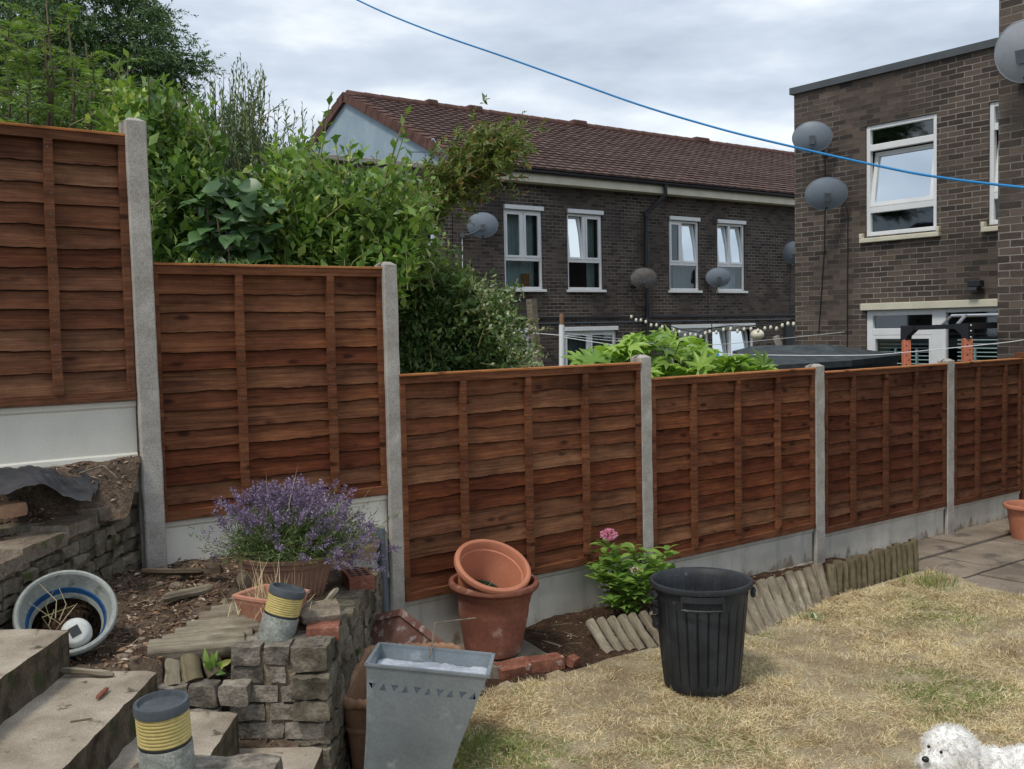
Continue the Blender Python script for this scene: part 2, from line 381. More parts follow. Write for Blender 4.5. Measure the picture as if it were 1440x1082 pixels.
M['yellow'] = mottled('yellow_ribbed_glass', (.48, .38, .13), (.60, .50, .20), 6, .45, .1, .003, 60, .3, .4, spots=((.20, .16, .08), 16, .68))
M['capdark'] = mottled('dark_grey_solar_cap', (.05, .06, .07), (.10, .115, .13), 9, .55, .2, .003, 60, .3, .35)
M['conclamp'] = mottled('speckled_grey_concrete', (.20, .215, .19), (.40, .41, .37), 22, .93, .7, .006, 130, .6, .1)
# ================================================================== THE BOUNDARY FENCE
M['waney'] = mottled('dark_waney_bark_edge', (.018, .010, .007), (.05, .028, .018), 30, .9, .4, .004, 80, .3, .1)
FG = 'lap panels of the stepped garden fence'
def fence_panel(s0, s1, n0, n1, z0, z1, battens, mat, label, seed, pitch=.096):
    a = SN(s0, n0); b = SN(s1, n1); L = (b-a).length; ang = math.atan2(b.y-a.y, b.x-a.x); H = z1-z0
    t = thing('lap_fence', label, 'fence', (a.x, a.y, z0), ang, FG)
    r = random.Random(seed); m = MB(); z = H-.045; mi = []
    row = 0; seg = max(20, int(L/.025))
    while z > .05:
        p = pitch*r.uniform(.88, 1.14); zb = max(z-p, .03); zt = z+.028
        vs = []; ph = r.uniform(0, 90); wa = r.uniform(.5, 1.5)
        for i in range(seg+1):
            x = .01+(L-.02)*i/seg
            wv = (nz(x*1.7, ph)*.007+nz(x*6, ph+9)*.005*wa+nz(x*26, ph)*.0035*wa+max(0, nz(x*3.1, ph+40)-.35)*.03)
            b0 = zb+wv
            bulge = nz(x*1.3, ph+20)*.003
            vs += [(x, -.003+bulge*.3, zt), (x, -.021-bulge, b0+.0022+abs(nz(x*9, ph+3))*.005), (x, -.0195, b0), (x, -.011, b0-.001), (x, .004, zt)]
        fs = []
        for i in range(seg):
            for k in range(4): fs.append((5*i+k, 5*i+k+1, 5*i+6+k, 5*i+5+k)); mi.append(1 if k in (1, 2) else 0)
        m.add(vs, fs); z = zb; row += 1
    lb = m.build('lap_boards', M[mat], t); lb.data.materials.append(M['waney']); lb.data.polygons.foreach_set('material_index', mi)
    # back board, so no light leaks through the laps
    fr = MB().cham(0, L, -.046, -.010, H-.045, H-.004, .002); fr.build('top_rail', M[mat], t)
    MB().cham(0, L, -.046, -.006, 0, .045, .002).build('bottom_rail', M[mat], t)
    MB().cham(-.004, L+.004, -.052, .026, H-.004, H+.008, .002).build('capping_strip', M['woodtop'], t)
    for x0, x1 in ((0, .034), (L-.034, L)):
        MB().cham(x0, x1, -.042, -.008, .045, H-.045, .002).build('side_frame', M[mat], t)
    for k, bx in enumerate(battens):
        vs = []; q = MB(); ns = 26
        for i in range(ns+1):
            zz = .04+(H-.085)*i/ns; dx = nz(zz*5, seed+k*3.3)*.004; wd = .018+nz(zz*7, seed+k)*.002
            vs += [(bx-wd+dx, -.012, zz), (bx-wd+dx, -.051, zz), (bx+wd+dx, -.051, zz), (bx+wd+dx, -.012, zz)]
        fs = [(4*i+k2, 4*i+k2+1, 4*i+5+k2, 4*i+4+k2) for i in range(ns) for k2 in range(3)]
        q.add(vs, [(f[0], f[3], f[2], f[1]) for f in fs]); nf0 = len(q.f); zz = .07
        while zz < H-.03: q.lathe([(.0032, 0), (.003, .0015), (0, .002)], 7, Matrix.Translation((bx+r.uniform(-.005, .005), -.051, zz)) @ Matrix.Rotation(math.pi/2, 4, 'X')); zz += pitch*r.uniform(.9, 1.1)
        ob_ = q.build('batten', M[mat], t); ob_.data.materials.append(M['darkmetal']); ob_.data.polygons.foreach_set('material_index', [0]*nf0+[1]*(len(q.f)-nf0))
    bk = MB().bb(.01, L-.01, .004, .016, .01, H-.01); bk.build('back_boards', M[mat], t)
    return t
def sx(px): return onN(px, 640, 4.79).dot(E_)
def bat(s0, xs): return [sx(x)-s0 for x in xs]
fence_panel(-.38, 1.445, 4.84, 4.84, 1.555, 2.765, [.45, .94, sx(77)+.38+.03], 'woodB', 'tallest dull brown lap panel at far left, above a cream gravel board', 11)
fence_panel(1.545, 2.765, 4.87, 4.83, .965, 2.185, [onP(340, 550, N_, 4.83).dot(E_)-1.545, onP(465, 550, N_, 4.83).dot(E_)-1.545], 'woodA', 'narrow lap panel with two battens behind the lavender bush', 12)
fence_panel(2.835, 4.645, 4.80, 4.80, .362, 1.605, bat(2.835, (649, 740, 820)), 'woodA', 'lap panel behind the two stacked terracotta pots', 13)
fence_panel(4.745, 6.475, 4.80, 4.80, .275, 1.495, bat(4.745, (972, 1034, 1090)), 'woodA', 'lap panel behind the black bin and pink flowering shrub', 14)
fence_panel(6.605, 8.335, 4.80, 4.80, .215, 1.46, bat(6.605, (1196, 1242, 1284)), 'woodC', 'dark lap panel behind the upright mossy log edging', 15)
fence_panel(8.465, 9.655, 4.80, 4.80, .205, 1.46, bat(8.465, (1371, 1409)), 'woodC', 'darkest short lap panel at the right end of the fence beside the patio', 16)

def post(s, n, z0, z1, label, w=.096, lean=0):
    p = SN(s, n); t = tag(None or bpy.data.objects.new('fence_post', None), label, 'fence post', 'concrete posts of the stepped fence')
    bpy.data.objects.remove(t)
    m = MB(); h = w/2; d = .05; sl = .022; H = z1-z0
    prof = [(-h+.006, -d), (h-.006, -d), (h, -d+.006), (h, -.024), (h-sl, -.02), (h-sl, .02), (h, .024), (h, d), (-h, d), (-h, .024), (-h+sl, .02), (-h+sl, -.02), (-h, -.024), (-h, -d+.006)]
    k = len(prof); nl = 30; vs = []
    for i in range(nl+1):
        zz = H*i/nl
        for (x, y) in prof:
            j = nz(x*40+s, zz*9, y*30)*.0025; vs.append((x+j*(1 if x > 0 else -1)+lean*(zz-H/2), y-j, zz))
    fs = [(i*k+a, i*k+(a+1) % k, (i+1)*k+(a+1) % k, (i+1)*k+a) for i in range(nl) for a in range(k)]
    # weathered cap
    o = len(vs)
    for (x, y) in prof: vs.append((x*.45+lean*H/2, y*.3, H+.018))
    fs += [(nl*k+a, nl*k+(a+1) % k, o+(a+1) % k, o+a) for a in range(k)]
    fs.append(tuple(o+a for a in range(k))); fs.append(tuple(range(k-1, -1, -1)))
    m.add(vs, fs); ob = m.build('fence_post', M['conc'], None)
    ob.location = (p.x, p.y, z0); ob.rotation_euler = (0, 0, FANG)
    return tag(ob, label, 'fence post', 'concrete posts of the stepped fence')
post(1.497, 4.83, .62, 2.835, 'tallest concrete post, between the highest panel and the lavender panel', .096, -.008)
post(2.80, 4.815, -.1, 2.205, 'concrete post right of the lavender, beside a dark drain pipe', .086)
post(4.695, 4.805, -.1, 1.642, 'concrete post behind the pink flowering shrub', .098)
post(6.54, 4.805, -.12, 1.512, 'concrete post between leaning and upright log edging', .112)
post(8.40, 4.805, -.12, 1.487, 'rightmost concrete post, where the patio slabs begin', .11)
p = SN(9.74, 4.80); m = MB().cham(-.055, .055, -.05, .05, 0, 1.62, .004)
o = m.build('timber_post', M['woodC'], None); o.location = (p.x, p.y, -.1); o.rotation_euler = (0, 0, FANG)
tag(o, 'dark brown timber post ending the fence at the brick wall', 'fence post')

GG = 'concrete gravel boards under the fence panels'
def gravel(s0, s1, n, z0, z1, mat, label, n1=None):
    a = SN(s0, n); b = SN(s1, n if n1 is None else n1); L = (b-a).length; ang = math.atan2(b.y-a.y, b.x-a.x)
    H = z1-z0; m = MB(); seg = int(L/.05)
    prof = [(.03, 0), (-.026, 0), (-.028, .006), (-.026, .026), (-.016, .034), (-.016, H-.036), (-.026, H-.026), (-.028, H-.004), (-.024, H), (.03, H)]
    vs = []; k = len(prof)
    for i in range(seg+1):
        x = L*i/seg
        for (y, z) in prof: vs.append((x, y+nz(x*4, z*20, s0)*.002, z+nz(x*7, z*9, s0+5)*.0015))
    fs = [(i*k+a2, (i+1)*k+a2, (i+1)*k+(a2+1) % k, i*k+(a2+1) % k) for i in range(seg) for a2 in range(k)]
    m.add(vs, fs); o = m.build('gravel_board', M[mat], None); o.location = (a.x, a.y, z0); o.rotation_euler = (0, 0, ang)
    return tag(o, label, 'gravel board', GG)
gravel(-.38, 1.45, 4.85, 1.275, 1.553, 'concclean', 'cream white gravel board above the upper bed at far left')
gravel(1.545, 2.765, 4.88, .50, .962, 'concclean', 'pale gravel board behind the lavender pot', 4.83)
gravel(2.835, 4.645, 4.81, -.02, .359, 'concgrav', 'grey gravel board behind the stacked terracotta pots')
gravel(4.745, 6.485, 4.81, -.02, .272, 'concgrav', 'soil-splashed grey gravel board behind the black bin')
gravel(6.595, 8.345, 4.81, -.08, .212, 'concgrav', 'grey gravel board behind the upright mossy logs')
gravel(8.455, 9.68, 4.81, -.08, .202, 'concgrav', 'grey gravel board at the right end beside the patio')

# ================================================================== BUILDINGS (frame: x along E_, y along N_)
def wallgrid(mb, x0, x1, z0, z1, holes, axis='y', y=0.0, out=-1, rev=.09):
    """flat wall with rectangular holes and reveals; 'holes' = (a0,a1,b0,b1)"""
    xs = sorted({x0, x1} | {h[0] for h in holes} | {h[1] for h in holes}); zs = sorted({z0, z1} | {h[2] for h in holes} | {h[3] for h in holes})
    P = (lambda a, d, z: (a, y-out*d, z)) if axis == 'y' else (lambda a, d, z: (y-out*d, a, z))
    for i in range(len(xs)-1):
        for j in range(len(zs)-1):
            cx = (xs[i]+xs[i+1])/2; cz = (zs[j]+zs[j+1])/2
            if any(h[0] < cx < h[1] and h[2] < cz < h[3] for h in holes): continue
            mb.add([P(xs[i], 0, zs[j]), P(xs[i+1], 0, zs[j]), P(xs[i+1], 0, zs[j+1]), P(xs[i], 0, zs[j+1])], [(0, 1, 2, 3)])
    for (a, b, c, d) in holes:
        for (p, q) in (((a, c), (a, d)), ((b, c), (b, d)), ((a, d), (b, d)), ((a, c), (b, c))):
            mb.add([P(p[0], 0, p[1]), P(q[0], 0, q[1]), P(q[0], rev, q[1]), P(p[0], rev, p[1])], [(0, 1, 2, 3)])
class Fr:
    """axis-aligned box writer on a facade: (a along, d outwards, z up)"""
    def __init__(s, axis, y, out): s.ax, s.y, s.o = axis, y, out
    def bb(s, mb, a0, a1, d0, d1, z0, z1, ch=0):
        y0, y1 = sorted((s.y+s.o*d0, s.y+s.o*d1)); a0, a1 = sorted((a0, a1))
        args = (a0, a1, y0, y1, z0, z1) if s.ax == 'y' else (y0, y1, a0, a1, z0, z1)
        if ch: mb.cham(*args, ch)
        else: mb.bb(*args)
    def P(s, a, d, z): return (a, s.y+s.o*d, z) if s.ax == 'y' else (s.y+s.o*d, a, z)
def win(F, par, a0, a1, z0, z1, bars, trans, curt='net', opened=(), sill=True, lintel=True, label=None, lw=.05, fixlow=None):
    """bars: mullion positions between a0..a1 (upper lights); trans: transom z; opened: indices of upper lights tilted"""
    fw = .055; m = MB(); dp = (-.09, -.03)
    F.bb(m, a0, a0+fw, *dp, z0, z1, .005); F.bb(m, a1-fw, a1, *dp, z0, z1, .005)
    F.bb(m, a0+fw, a1-fw, dp[0], dp[1]-.002, z1-fw, z1, .005); F.bb(m, a0+fw, a1-fw, dp[0], dp[1]-.002, z0, z0+fw, .005)
    for tz in trans: F.bb(m, a0+fw, a1-fw, dp[0], dp[1]-.003, tz-.035, tz+.035, .005)
    zlo = max(trans) if trans else z0
    zb = (min(trans) if trans else z0)
    for b in bars: F.bb(m, b-.04, b+.04, dp[0], dp[1]-.004, (zb+.035) if trans else z0+fw, z1-fw, .005)
    w = m.build('window_frame', M['white'], par)
    if label: w['label'] = label
    # lights
    cuts = [a0+fw]+sum([[b-.04, b+.04] for b in bars], [])+[a1-fw]
    cells = [(cuts[i], cuts[i+1], (zb+.035) if trans else z0+fw, z1-fw) for i in range(0, len(cuts), 2)]
    for i, (c0, c1, d0, d1) in enumerate(cells):
        g = MB(); q = MB(); sw = .045
        tilt = .12 if i in opened else 0
        for (x0, x1, y0, y1) in ((c0, c0+sw, d0, d1), (c1-sw, c1, d0, d1), (c0+sw, c1-sw, d0, d0+sw), (c0+sw, c1-sw, d1-sw, d1)):
            vs = []
            for (x, z, d) in [(x0, y0, -.02), (x1, y0, -.02), (x1, y1, -.02), (x0, y1, -.02), (x0, y0, -.06), (x1, y0, -.06), (x1, y1, -.06), (x0, y1, -.06)]:
                vs.append(F.P(x+tilt*.45*(z-d0)*0, d-tilt*(z-d0)-.0, z))
            q.add(vs, [(0, 1, 2, 3), (4, 7, 6, 5), (0, 4, 5, 1), (1, 5, 6, 2), (2, 6, 7, 3), (3, 7, 4, 0)])
        sh = q.build('sash', M['white'], w)
        dd = -.045
        g.add([F.P(x, dd-tilt*(z-d0), z) for (x, z) in ((c0+sw, d0+sw), (c1-sw, d0+sw), (c1-sw, d1-sw), (c0+sw, d1-sw))], [(0, 1, 2, 3)])
        g.build('pane', M['glassrefl' if i in opened else 'glass'], w)
    if trans:
        g = MB()
        edges = [z0+fw]+sum([[t-.035, t+.035] for t in sorted(trans)], [])
        for k in range(0, len(edges)-1, 2):
            g.add([F.P(x, -.06, z) for (x, z) in ((a0+fw, edges[k]), (a1-fw, edges[k]), (a1-fw, edges[k+1]), (a0+fw, edges[k+1]))], [(0, 1, 2, 3)])
        g.build('pane', M['glass'], w)
    if curt:
        c = MB(); nn = 70; n0 = len(c.v); vs = []
        mode = curt
        rng_ = {'net': [(a0, a1)], 'half': [(a0+(a1-a0)*.42, a1)], 'sides': [(a0, a0+.25*(a1-a0)), (a1-.2*(a1-a0), a1)], 'dark': [(a0, a1)], 'low': [(a0, a1)]}[mode]
        for (u0, u1) in rng_:
            vs = []
            for i in range(nn+1):
                x = u0+(u1-u0)*i/nn; d = -.30+.022*math.sin(x*46+nz(x*5, 3)*5)
                vs += [F.P(x, d, z0+.01), F.P(x, d, z1-.02)]
            c.add(vs, [(2*i, 2*i+2, 2*i+3, 2*i+1) for i in range(nn)])
        c.build('curtain', M['curtaindk' if mode in ('dark', 'half') else 'curtain'], w, smooth=True)
    # dim room behind
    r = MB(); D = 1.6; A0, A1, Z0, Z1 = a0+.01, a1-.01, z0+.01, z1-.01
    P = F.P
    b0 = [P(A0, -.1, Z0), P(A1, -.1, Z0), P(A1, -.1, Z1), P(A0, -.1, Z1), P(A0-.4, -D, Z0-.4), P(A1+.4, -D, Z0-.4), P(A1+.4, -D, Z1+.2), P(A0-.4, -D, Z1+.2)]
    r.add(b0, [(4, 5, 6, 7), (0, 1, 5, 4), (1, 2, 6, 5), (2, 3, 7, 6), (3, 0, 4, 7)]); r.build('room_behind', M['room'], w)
    if sill:
        q = MB(); F.bb(q, a0-.05, a1+.05, -.02, .07, z0-.055, z0, .006); q.build('sill', M['white' if sill is True else sill], w)
    if lintel:
        q = MB(); F.bb(q, a0-.0, a1+.02, -.03, .05, z1, z1+.09, .006); q.build('lintel', M['white' if lintel is True else lintel], w)
    return w

# ---- terrace with pitched roof; empty at its near corner
T0s, T0n = 11.45, 17.0
Torg = SN(T0s, T0n)
ter = thing('terraced_house', 'dark brick terrace with brown tiled roof and pale blue gable beyond the fence', 'house', (Torg.x, Torg.y, 0), FANG)
FT = Fr('y', 0, -1); LX = 21.0; EZ = 4.92
wins = [(12.72, 13.74), (14.44, 15.46), (17.59, 18.61), (19.27, 20.29)]
uz0, uz1 = 2.665, 4.33
holes = [(a-T0s, b-T0s, uz0, uz1) for a, b in wins]
gnd = [(12.70, 13.36, .0, 1.76), (14.30, 15.85, .0, 1.76), (17.62, 18.95, -.2, 1.76), (19.05, 20.62, .3, 1.76)]
holes += [(a-T0s, b-T0s, c, d) for a, b, c, d in gnd]
mb = MB(); wallgrid(mb, 0, LX, -.6, 5.1, holes, 'y', 0, -1); mb.bb(LX-.1, LX, 0.1, 8.4, -.6, 5); mb.bb(.1, LX, 8.3, 8.4, -.6, 5)
mb.build('wall', M['brickT'], ter)
mb = MB(); mb.add([(0, .0, -.6), (0, 8.4, -.6), (0, 8.4, 5.1), (0, 0, 5.1)], [(0, 3, 2, 1)]); mb.build('end_wall', M['brickT'], ter)
L = lambda s: s-T0s
win(FT, ter, *[L(q) for q in wins[0]], uz0, uz1, [L(13.23)], [3.30], 'net')
win(FT, ter, *[L(q) for q in wins[1]], uz0, uz1, [L(14.95)], [3.30], 'sides', opened=(0,))
win(FT, ter, *[L(q) for q in wins[2]], uz0, uz1, [L(18.02)], [3.30], 'half', opened=(1,))
win(FT, ter, *[L(q) for q in wins[3]], uz0, uz1, [L(19.75)], [3.30], 'net', opened=(0, 1))
win(FT, ter, L(12.70), L(13.36), 0, 1.76, [], [1.05], None, label='small ground floor window mostly hidden by leaves')
win(FT, ter, L(14.30), L(15.85), 0, 1.76, [L(15.05)], [], 'dark')
win(FT, ter, L(17.62), L(18.95), -.2, 1.76, [L(18.35)], [], None, sill=False)
win(FT, ter, L(19.05), L(20.62), .3, 1.76, [L(19.75)], [], 'net', opened=(0, 1))
# picture frame on first window sill
MB().box((L(13.45), .25, 2.86), (.22, .02, .30)).build('framed_picture', M['woodtop'], ter)
# fascia, gutter, downpipe
MB().bb(L(12.86), LX, -.30, -.02, 4.88, 5.07).build('fascia', M['cream'], ter)
MB().bb(0.02, L(12.86), -.30, -.02, 4.88, 5.07).build('fascia', M['cream'], ter)
g = MB(); g.tube([(0, -.36, 5.10), (LX, -.36, 5.10)], .055, 10); 
g.build('gutter', M['black'], ter, smooth=True)
dp = [(L(17.12), -.36, 5.08), (L(17.12), -.36, 4.86), (L(16.80), -.09, 4.45), (L(16.76), -.08, 4.2), (L(16.76), -.08, -.3)]
d_ = MB(); d_.tube(dp, .05, 10); 
for z in (4.35, 3.2, 2.2, 1.9): d_.tube([(L(16.76), -.08, z), (L(16.76), -.08, z+.10)], .062, 10)
d_.build('downpipe', M['black'], ter, smooth=40)
# grey cable trunking run along the wall between the storeys
MB().bb(L(12.3), LX, -.035, -.005, 2.03, 2.075).build('cable_run', M['black'], ter)
q = MB(); q.bb(L(12.3), LX, -.028, -.005, 1.93, 1.955)
q.build('cable_run', M['darkmetal'], ter)
# roof
RN, RZ, EN, EZ2 = 4.25, 7.30, -.42, 5.14
sl_ = Vector((0, RN-EN, RZ-EZ2)); SLn = sl_.length; sl_.normalize(); up_ = Vector((0, -sl_.z, sl_.y))
def tiles(x0, x1, flip=False):
    m = MB(); nc = 22; g_ = SLn/nc; tw = .27; per = 5; n = int((x1-x0)/tw*per)
    for c in range(nc):
        sh = 0; vs = []
        for i in range(n+1):
            x = x0+(x1-x0)*i/n; ph = (i % per)/per
            hh = .018*(1-abs(math.cos(ph*math.pi))**.7) if per else 0
            jit = nz(math.floor(x/tw)*3.7, c*5.1)*.010
            lo = c*g_-.02+jit; hi = (c+1)*g_+.03
            for (d, h) in ((lo, .0+hh*.3), (lo, .044+hh), (hi, .008+hh)):
                q = Vector((x, EN, EZ2))+sl_*d+up_*h
                if flip: q.y = 2*RN-q.y
                vs.append(q)
        fs = [(3*i+k, 3*i+k+3, 3*i+k+4, 3*i+k+1) for i in range(n) for k in (0, 1)]
        m.add(vs, fs)
    return m
tiles(-.02, LX+.2).build('roof_tiles', M['roof'], ter, smooth=30)
m = MB()
for (ya, yb, za, zb) in ((EN, RN, EZ2-.02, RZ-.02), (2*RN-EN, RN, EZ2-.02, RZ-.02)):
    m.add([(0, ya, za), (LX+.2, ya, za), (LX+.2, yb, zb), (0, yb, zb)], [(0, 1, 2, 3)])
m.build('roof_underlay', M['black'], ter)
m = MB()   # back slope (plain courses)
for c in range(17):
    a = Vector((0, 2*RN-EN, EZ2)); d = Vector((0, -sl_.y, sl_.z)); u = Vector((0, sl_.z, sl_.y)); p0 = a+d*(c*SLn/17)+u*.04; p1 = a+d*((c+1)*SLn/17)+u*.01
    m.add([p0, p0+Vector((LX, 0, 0)), p1+Vector((LX, 0, 0)), p1], [(0, 1, 2, 3)])
m.build('roof_tiles', M['roof'], ter)
m = MB()
nrt = int(LX/.45)
for i in range(nrt): m.tube([(i*.45+.0, RN, RZ+.02+nz(i*2.3, 1)*.006), (i*.45+.46, RN, RZ+.02+nz(i*2.3+1, 1)*.006)], [.115, .105], 10)
m.build('ridge_tiles', M['roofverge'], ter, smooth=40)
for px in (664, 716, 800, 815, 1000): pass
for px, wd in ((607, .30), (667, .42), (813, .5), (985, .6)):
    s = onN(px, 180, T0n+RN).dot(E_)
    MB().cham(L(s)-wd/2, L(s)+wd/2, RN-.12, RN+.12, RZ+.02, RZ+.17, .03).build('ridge_vent', M['roofverge'], ter)
# verge and gable
for sgn in (1, -1):
    m = MB()
    for c in range(17):
        f = lambda d, h: (lambda q: Vector((q.x, q.y if sgn == 1 else 2*RN-q.y, q.z)))(Vector((0, EN, EZ2))+sl_*d+up_*h)
        d0, d1 = c*SLn/17, (c+1)*SLn/17+.03
        for xa, xb, h0, h1 in ((-.11, .10, -.13, .09),):
            p = [f(d0, h0), f(d1, h0+.0), f(d1, h1-.02), f(d0, h1+.01)]
            vs = [q+Vector((xa, 0, 0)) for q in p]+[q+Vector((xb, 0, 0)) for q in p]
            m.add(vs, [(0, 1, 2, 3), (4, 7, 6, 5), (0, 4, 5, 1), (1, 5, 6, 2), (2, 6, 7, 3), (3, 7, 4, 0)])
    m.build('verge_tiles', M['roofverge'], ter)
m = MB(); m.add([(-.02, .0, 5.0), (-.02, 2*RN, 5.0), (-.02, 2*RN, 5.32), (-.02, RN, RZ-.05), (-.02, 0, 5.32)], [(0, 1, 2, 3, 4)]); m.build('gable_panel', M['bluegable'], ter)

# ---- flat roofed neighbour in the same row, left of the gable
fo = SN(4.5, 17.0)
flt = thing('flat_roofed_house', 'dark brick flat-roofed house with pale coping below the blue gable, half hidden by shrubs', 'house', (fo.x, fo.y, 0), FANG)
FF = Fr('y', 0, -1); lx = 11.43-4.5
wh = (10.55-4.5, 11.05-4.5, 3.0, 4.33)
m = MB(); wallgrid(m, 0, lx, -.6, 5.0, [wh], 'y', 0, -1); m.bb(0, .1, .1, 8.3, -.6, 5); m.bb(0, lx, 8.2, 8.3, -.6, 5); m.bb(.05, lx, .05, 8.2, 4.75, 4.85); m.build('wall', M['brickT'], flt)
MB().cham(-.05, lx, -.05, .22, 5.0, 5.10, .01).build('coping', M['conc'], flt)
win(FF, flt, *wh, [], [3.5], 'net')

# ---- brown brick house on the right
Bs, Bn = 13.0, 5.18
Bo = SN(Bs, Bn)
bh = thing('brown_brick_house', 'brown brick flat-roofed house with grey roof edge on the right', 'house', (Bo.x, Bo.y, 0), FANG)
FB = Fr('x', 0, -1); LBn = 9.91-Bn
q = lambda n: n-Bn
Bh = [(q(7.58), q(8.67), 3.06, 4.63), (q(5.86), q(6.86), 3.06, 4.63), (q(5.5), q(8.67), -.1, 2.0)]
m = MB(); wallgrid(m, -2.2, LBn, -.6, 5.32, Bh, 'x', 0, -1)
m.add([(0, LBn, -.6), (9, LBn, -.6), (9, LBn, 5.32), (0, LBn, 5.32)], [(0, 3, 2, 1)])
m.add([(9, -2.2, -.6), (9, LBn, -.6), (9, LBn, 5.2), (9, -2.2, 5.2)], [(0, 1, 2, 3)])
m.add([(0.05, -2.2, 5.1), (9, -2.2, 5.1), (9, LBn, 5.1), (0.05, LBn, 5.1)], [(0, 1, 2, 3)])
m.build('wall', M['brickB'], bh)
m = MB(); m.bb(-.05, .16, -2.2, LBn+.05, 5.32, 5.42); m.bb(.16, 9.05, LBn-.16, LBn+.05, 5.32, 5.42); m.build('roof_edge', M['greycoat'], bh)
# upper window
def bwin(a0, a1, z0, z1, opened):
    w = win(FB, bh, a0, a1, z0, z1, [], [z0+.36], None, sill=False, lintel=False)
    return w
def bigwin(a0, a1, z0, z1):
    fw = .06; m = MB(); dp = (-.09, -.02)
    FB.bb(m, a0, a0+fw, *dp, z0, z1, .005); FB.bb(m, a1-fw, a1, *dp, z0, z1, .005)
    for (za, zb) in ((z0, z0+fw), (z1-fw, z1), (z0+.33, z0+.42), (z1-.36, z1-.27)): FB.bb(m, a0+fw, a1-fw, dp[0], dp[1]-.003, za, zb, .005)
    w = m.build('window_frame', M['white'], bh)
    for (za, zb) in ((z0+fw, z0+.33), (z1-.27, z1-fw)):
        MB().add([FB.P(x, -.06, z) for x, z in ((a0+fw, za), (a1-fw, za), (a1-fw, zb), (a0+fw, zb))], [(0, 1, 2, 3)]).build('pane', M['glass'], w)
    # middle light tilted inwards at the top
    d0, d1 = z0+.42, z1-.36; c0, c1 = a0+fw, a1-fw; T = .16; sw = .06; qq = MB()
    for (x0, x1, y0, y1) in ((c0, c0+sw, d0, d1), (c1-sw, c1, d0, d1), (c0+sw, c1-sw, d0, d0+sw), (c0+sw, c1-sw, d1-sw, d1)):
        vs = [FB.P(x, d-T*(z-d0), d0+(z-d0)*.985) for (x, z, d) in [(x0, y0, -.02), (x1, y0, -.02), (x1, y1, -.02), (x0, y1, -.02), (x0, y0, -.075), (x1, y0, -.075), (x1, y1, -.075), (x0, y1, -.075)]]
        qq.add(vs, [(0, 1, 2, 3), (4, 7, 6, 5), (0, 4, 5, 1), (1, 5, 6, 2), (2, 6, 7, 3), (3, 7, 4, 0)])
    sh = qq.build('tilted_sash', M['white'], w)
    MB().add([FB.P(x, -.045-T*(z-d0), z) for (x, z) in ((c0+sw, d0+sw), (c1-sw, d0+sw), (c1-sw, d1-sw), (c0+sw, d1-sw))], [(0, 1, 2, 3)]).build('pane', M['glassrefl'], w)
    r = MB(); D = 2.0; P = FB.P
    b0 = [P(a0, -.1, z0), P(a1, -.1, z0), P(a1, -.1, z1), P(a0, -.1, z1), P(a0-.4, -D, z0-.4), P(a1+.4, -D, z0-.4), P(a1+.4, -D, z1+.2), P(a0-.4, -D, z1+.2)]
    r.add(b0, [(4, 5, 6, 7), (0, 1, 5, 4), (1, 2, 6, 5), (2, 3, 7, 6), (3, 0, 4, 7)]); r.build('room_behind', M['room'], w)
    s_ = MB(); FB.bb(s_, a0-.07, a1+.07, -.03, .07, z0-.09, z0-.025, .008); FB.bb(s_, a0-.07, a0-.02, .0, .07, z0-.025, z0+.045, .006); FB.bb(s_, a1+.02, a1+.07, .0, .07, z0-.025, z0+.045, .006)
    s_.build('sill', M['cream'], w)
bigwin(*Bh[0]); bigwin(*Bh[1])
# ground floor door and window
a0, a1, z0, z1 = Bh[2]; nB = lambda px: onS(px, 470, 13.0).dot(N_)-Bn; mu = nB(1329)+.02; g_l, g_r = nB(1226), nB(1309.5)
m = MB(); dp = (-.09, -.02)
FB.bb(m, g_l, a1, *dp, z0, z1, .006); FB.bb(m, mu-.02, g_r, dp[0], dp[1]+.004, z0, z1, .006); FB.bb(m, a0, a0+.08, *dp, z0, z1, .006)
FB.bb(m, g_r, g_l, dp[0], dp[1]-.004, z1-.08, z1, .006); FB.bb(m, a0+.08, mu-.02, dp[0], dp[1]-.004, z1-.06, z1, .006)
FB.bb(m, g_r, g_l, dp[0], dp[1]-.004, 1.64, 1.735, .006)
w = m.build('window_frame', M['white'], bh)
m = MB(); FB.bb(m, g_r, g_r+.045, -.08, -.015, z0, 1.635, .004); FB.bb(m, g_l-.045, g_l, -.08, -.015, z0, 1.635, .004); FB.bb(m, g_r+.045, g_l-.045, -.08, -.018, 1.585, 1.635, .004); m.build('door_sash', M['white'], w)
g = MB(); P = FB.P
for (x0, x1, y0, y1) in ((g_r, g_l, 1.735, z1-.08), (g_r+.045, g_l-.045, z0, 1.585), (a0+.08, mu-.02, z0, z1-.06)):
    g.add([P(x, -.06, z) for x, z in ((x0, y0), (x1, y0), (x1, y1), (x0, y1))], [(0, 1, 2, 3)])
g.build('pane', M['glass'], w)
m = MB()
for (x0, x1) in ((g_r+.045, g_l-.045), (a0+.08, mu-.12)):
    for i in range(26):
        z = 1.56-i*.055
        m.add([P(x0, -.13, z), P(x1, -.13, z), P(x1, -.142, z+.012), P(x0, -.142, z+.012)], [(0, 1, 2, 3)])
    for xx in (x0+.25, x1-.25): m.bb(*sorted((P(0, -.12, 0)[0], P(0, -.16, 0)[0])), xx-.015, xx+.015, 0, 1.45)
m.build('blind', M['curtain'], w)
MB().bb(.012, .03, a0+.5, a0+.9, 1.5, 1.6)
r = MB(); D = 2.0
b0 = [P(a0, -.1, z0), P(a1, -.1, z0), P(a1, -.1, z1), P(a0, -.1, z1), P(a0-.4, -D, z0-.2), P(a1+.4, -D, z0-.2), P(a1+.4, -D, z1+.2), P(a0-.4, -D, z1+.2)]
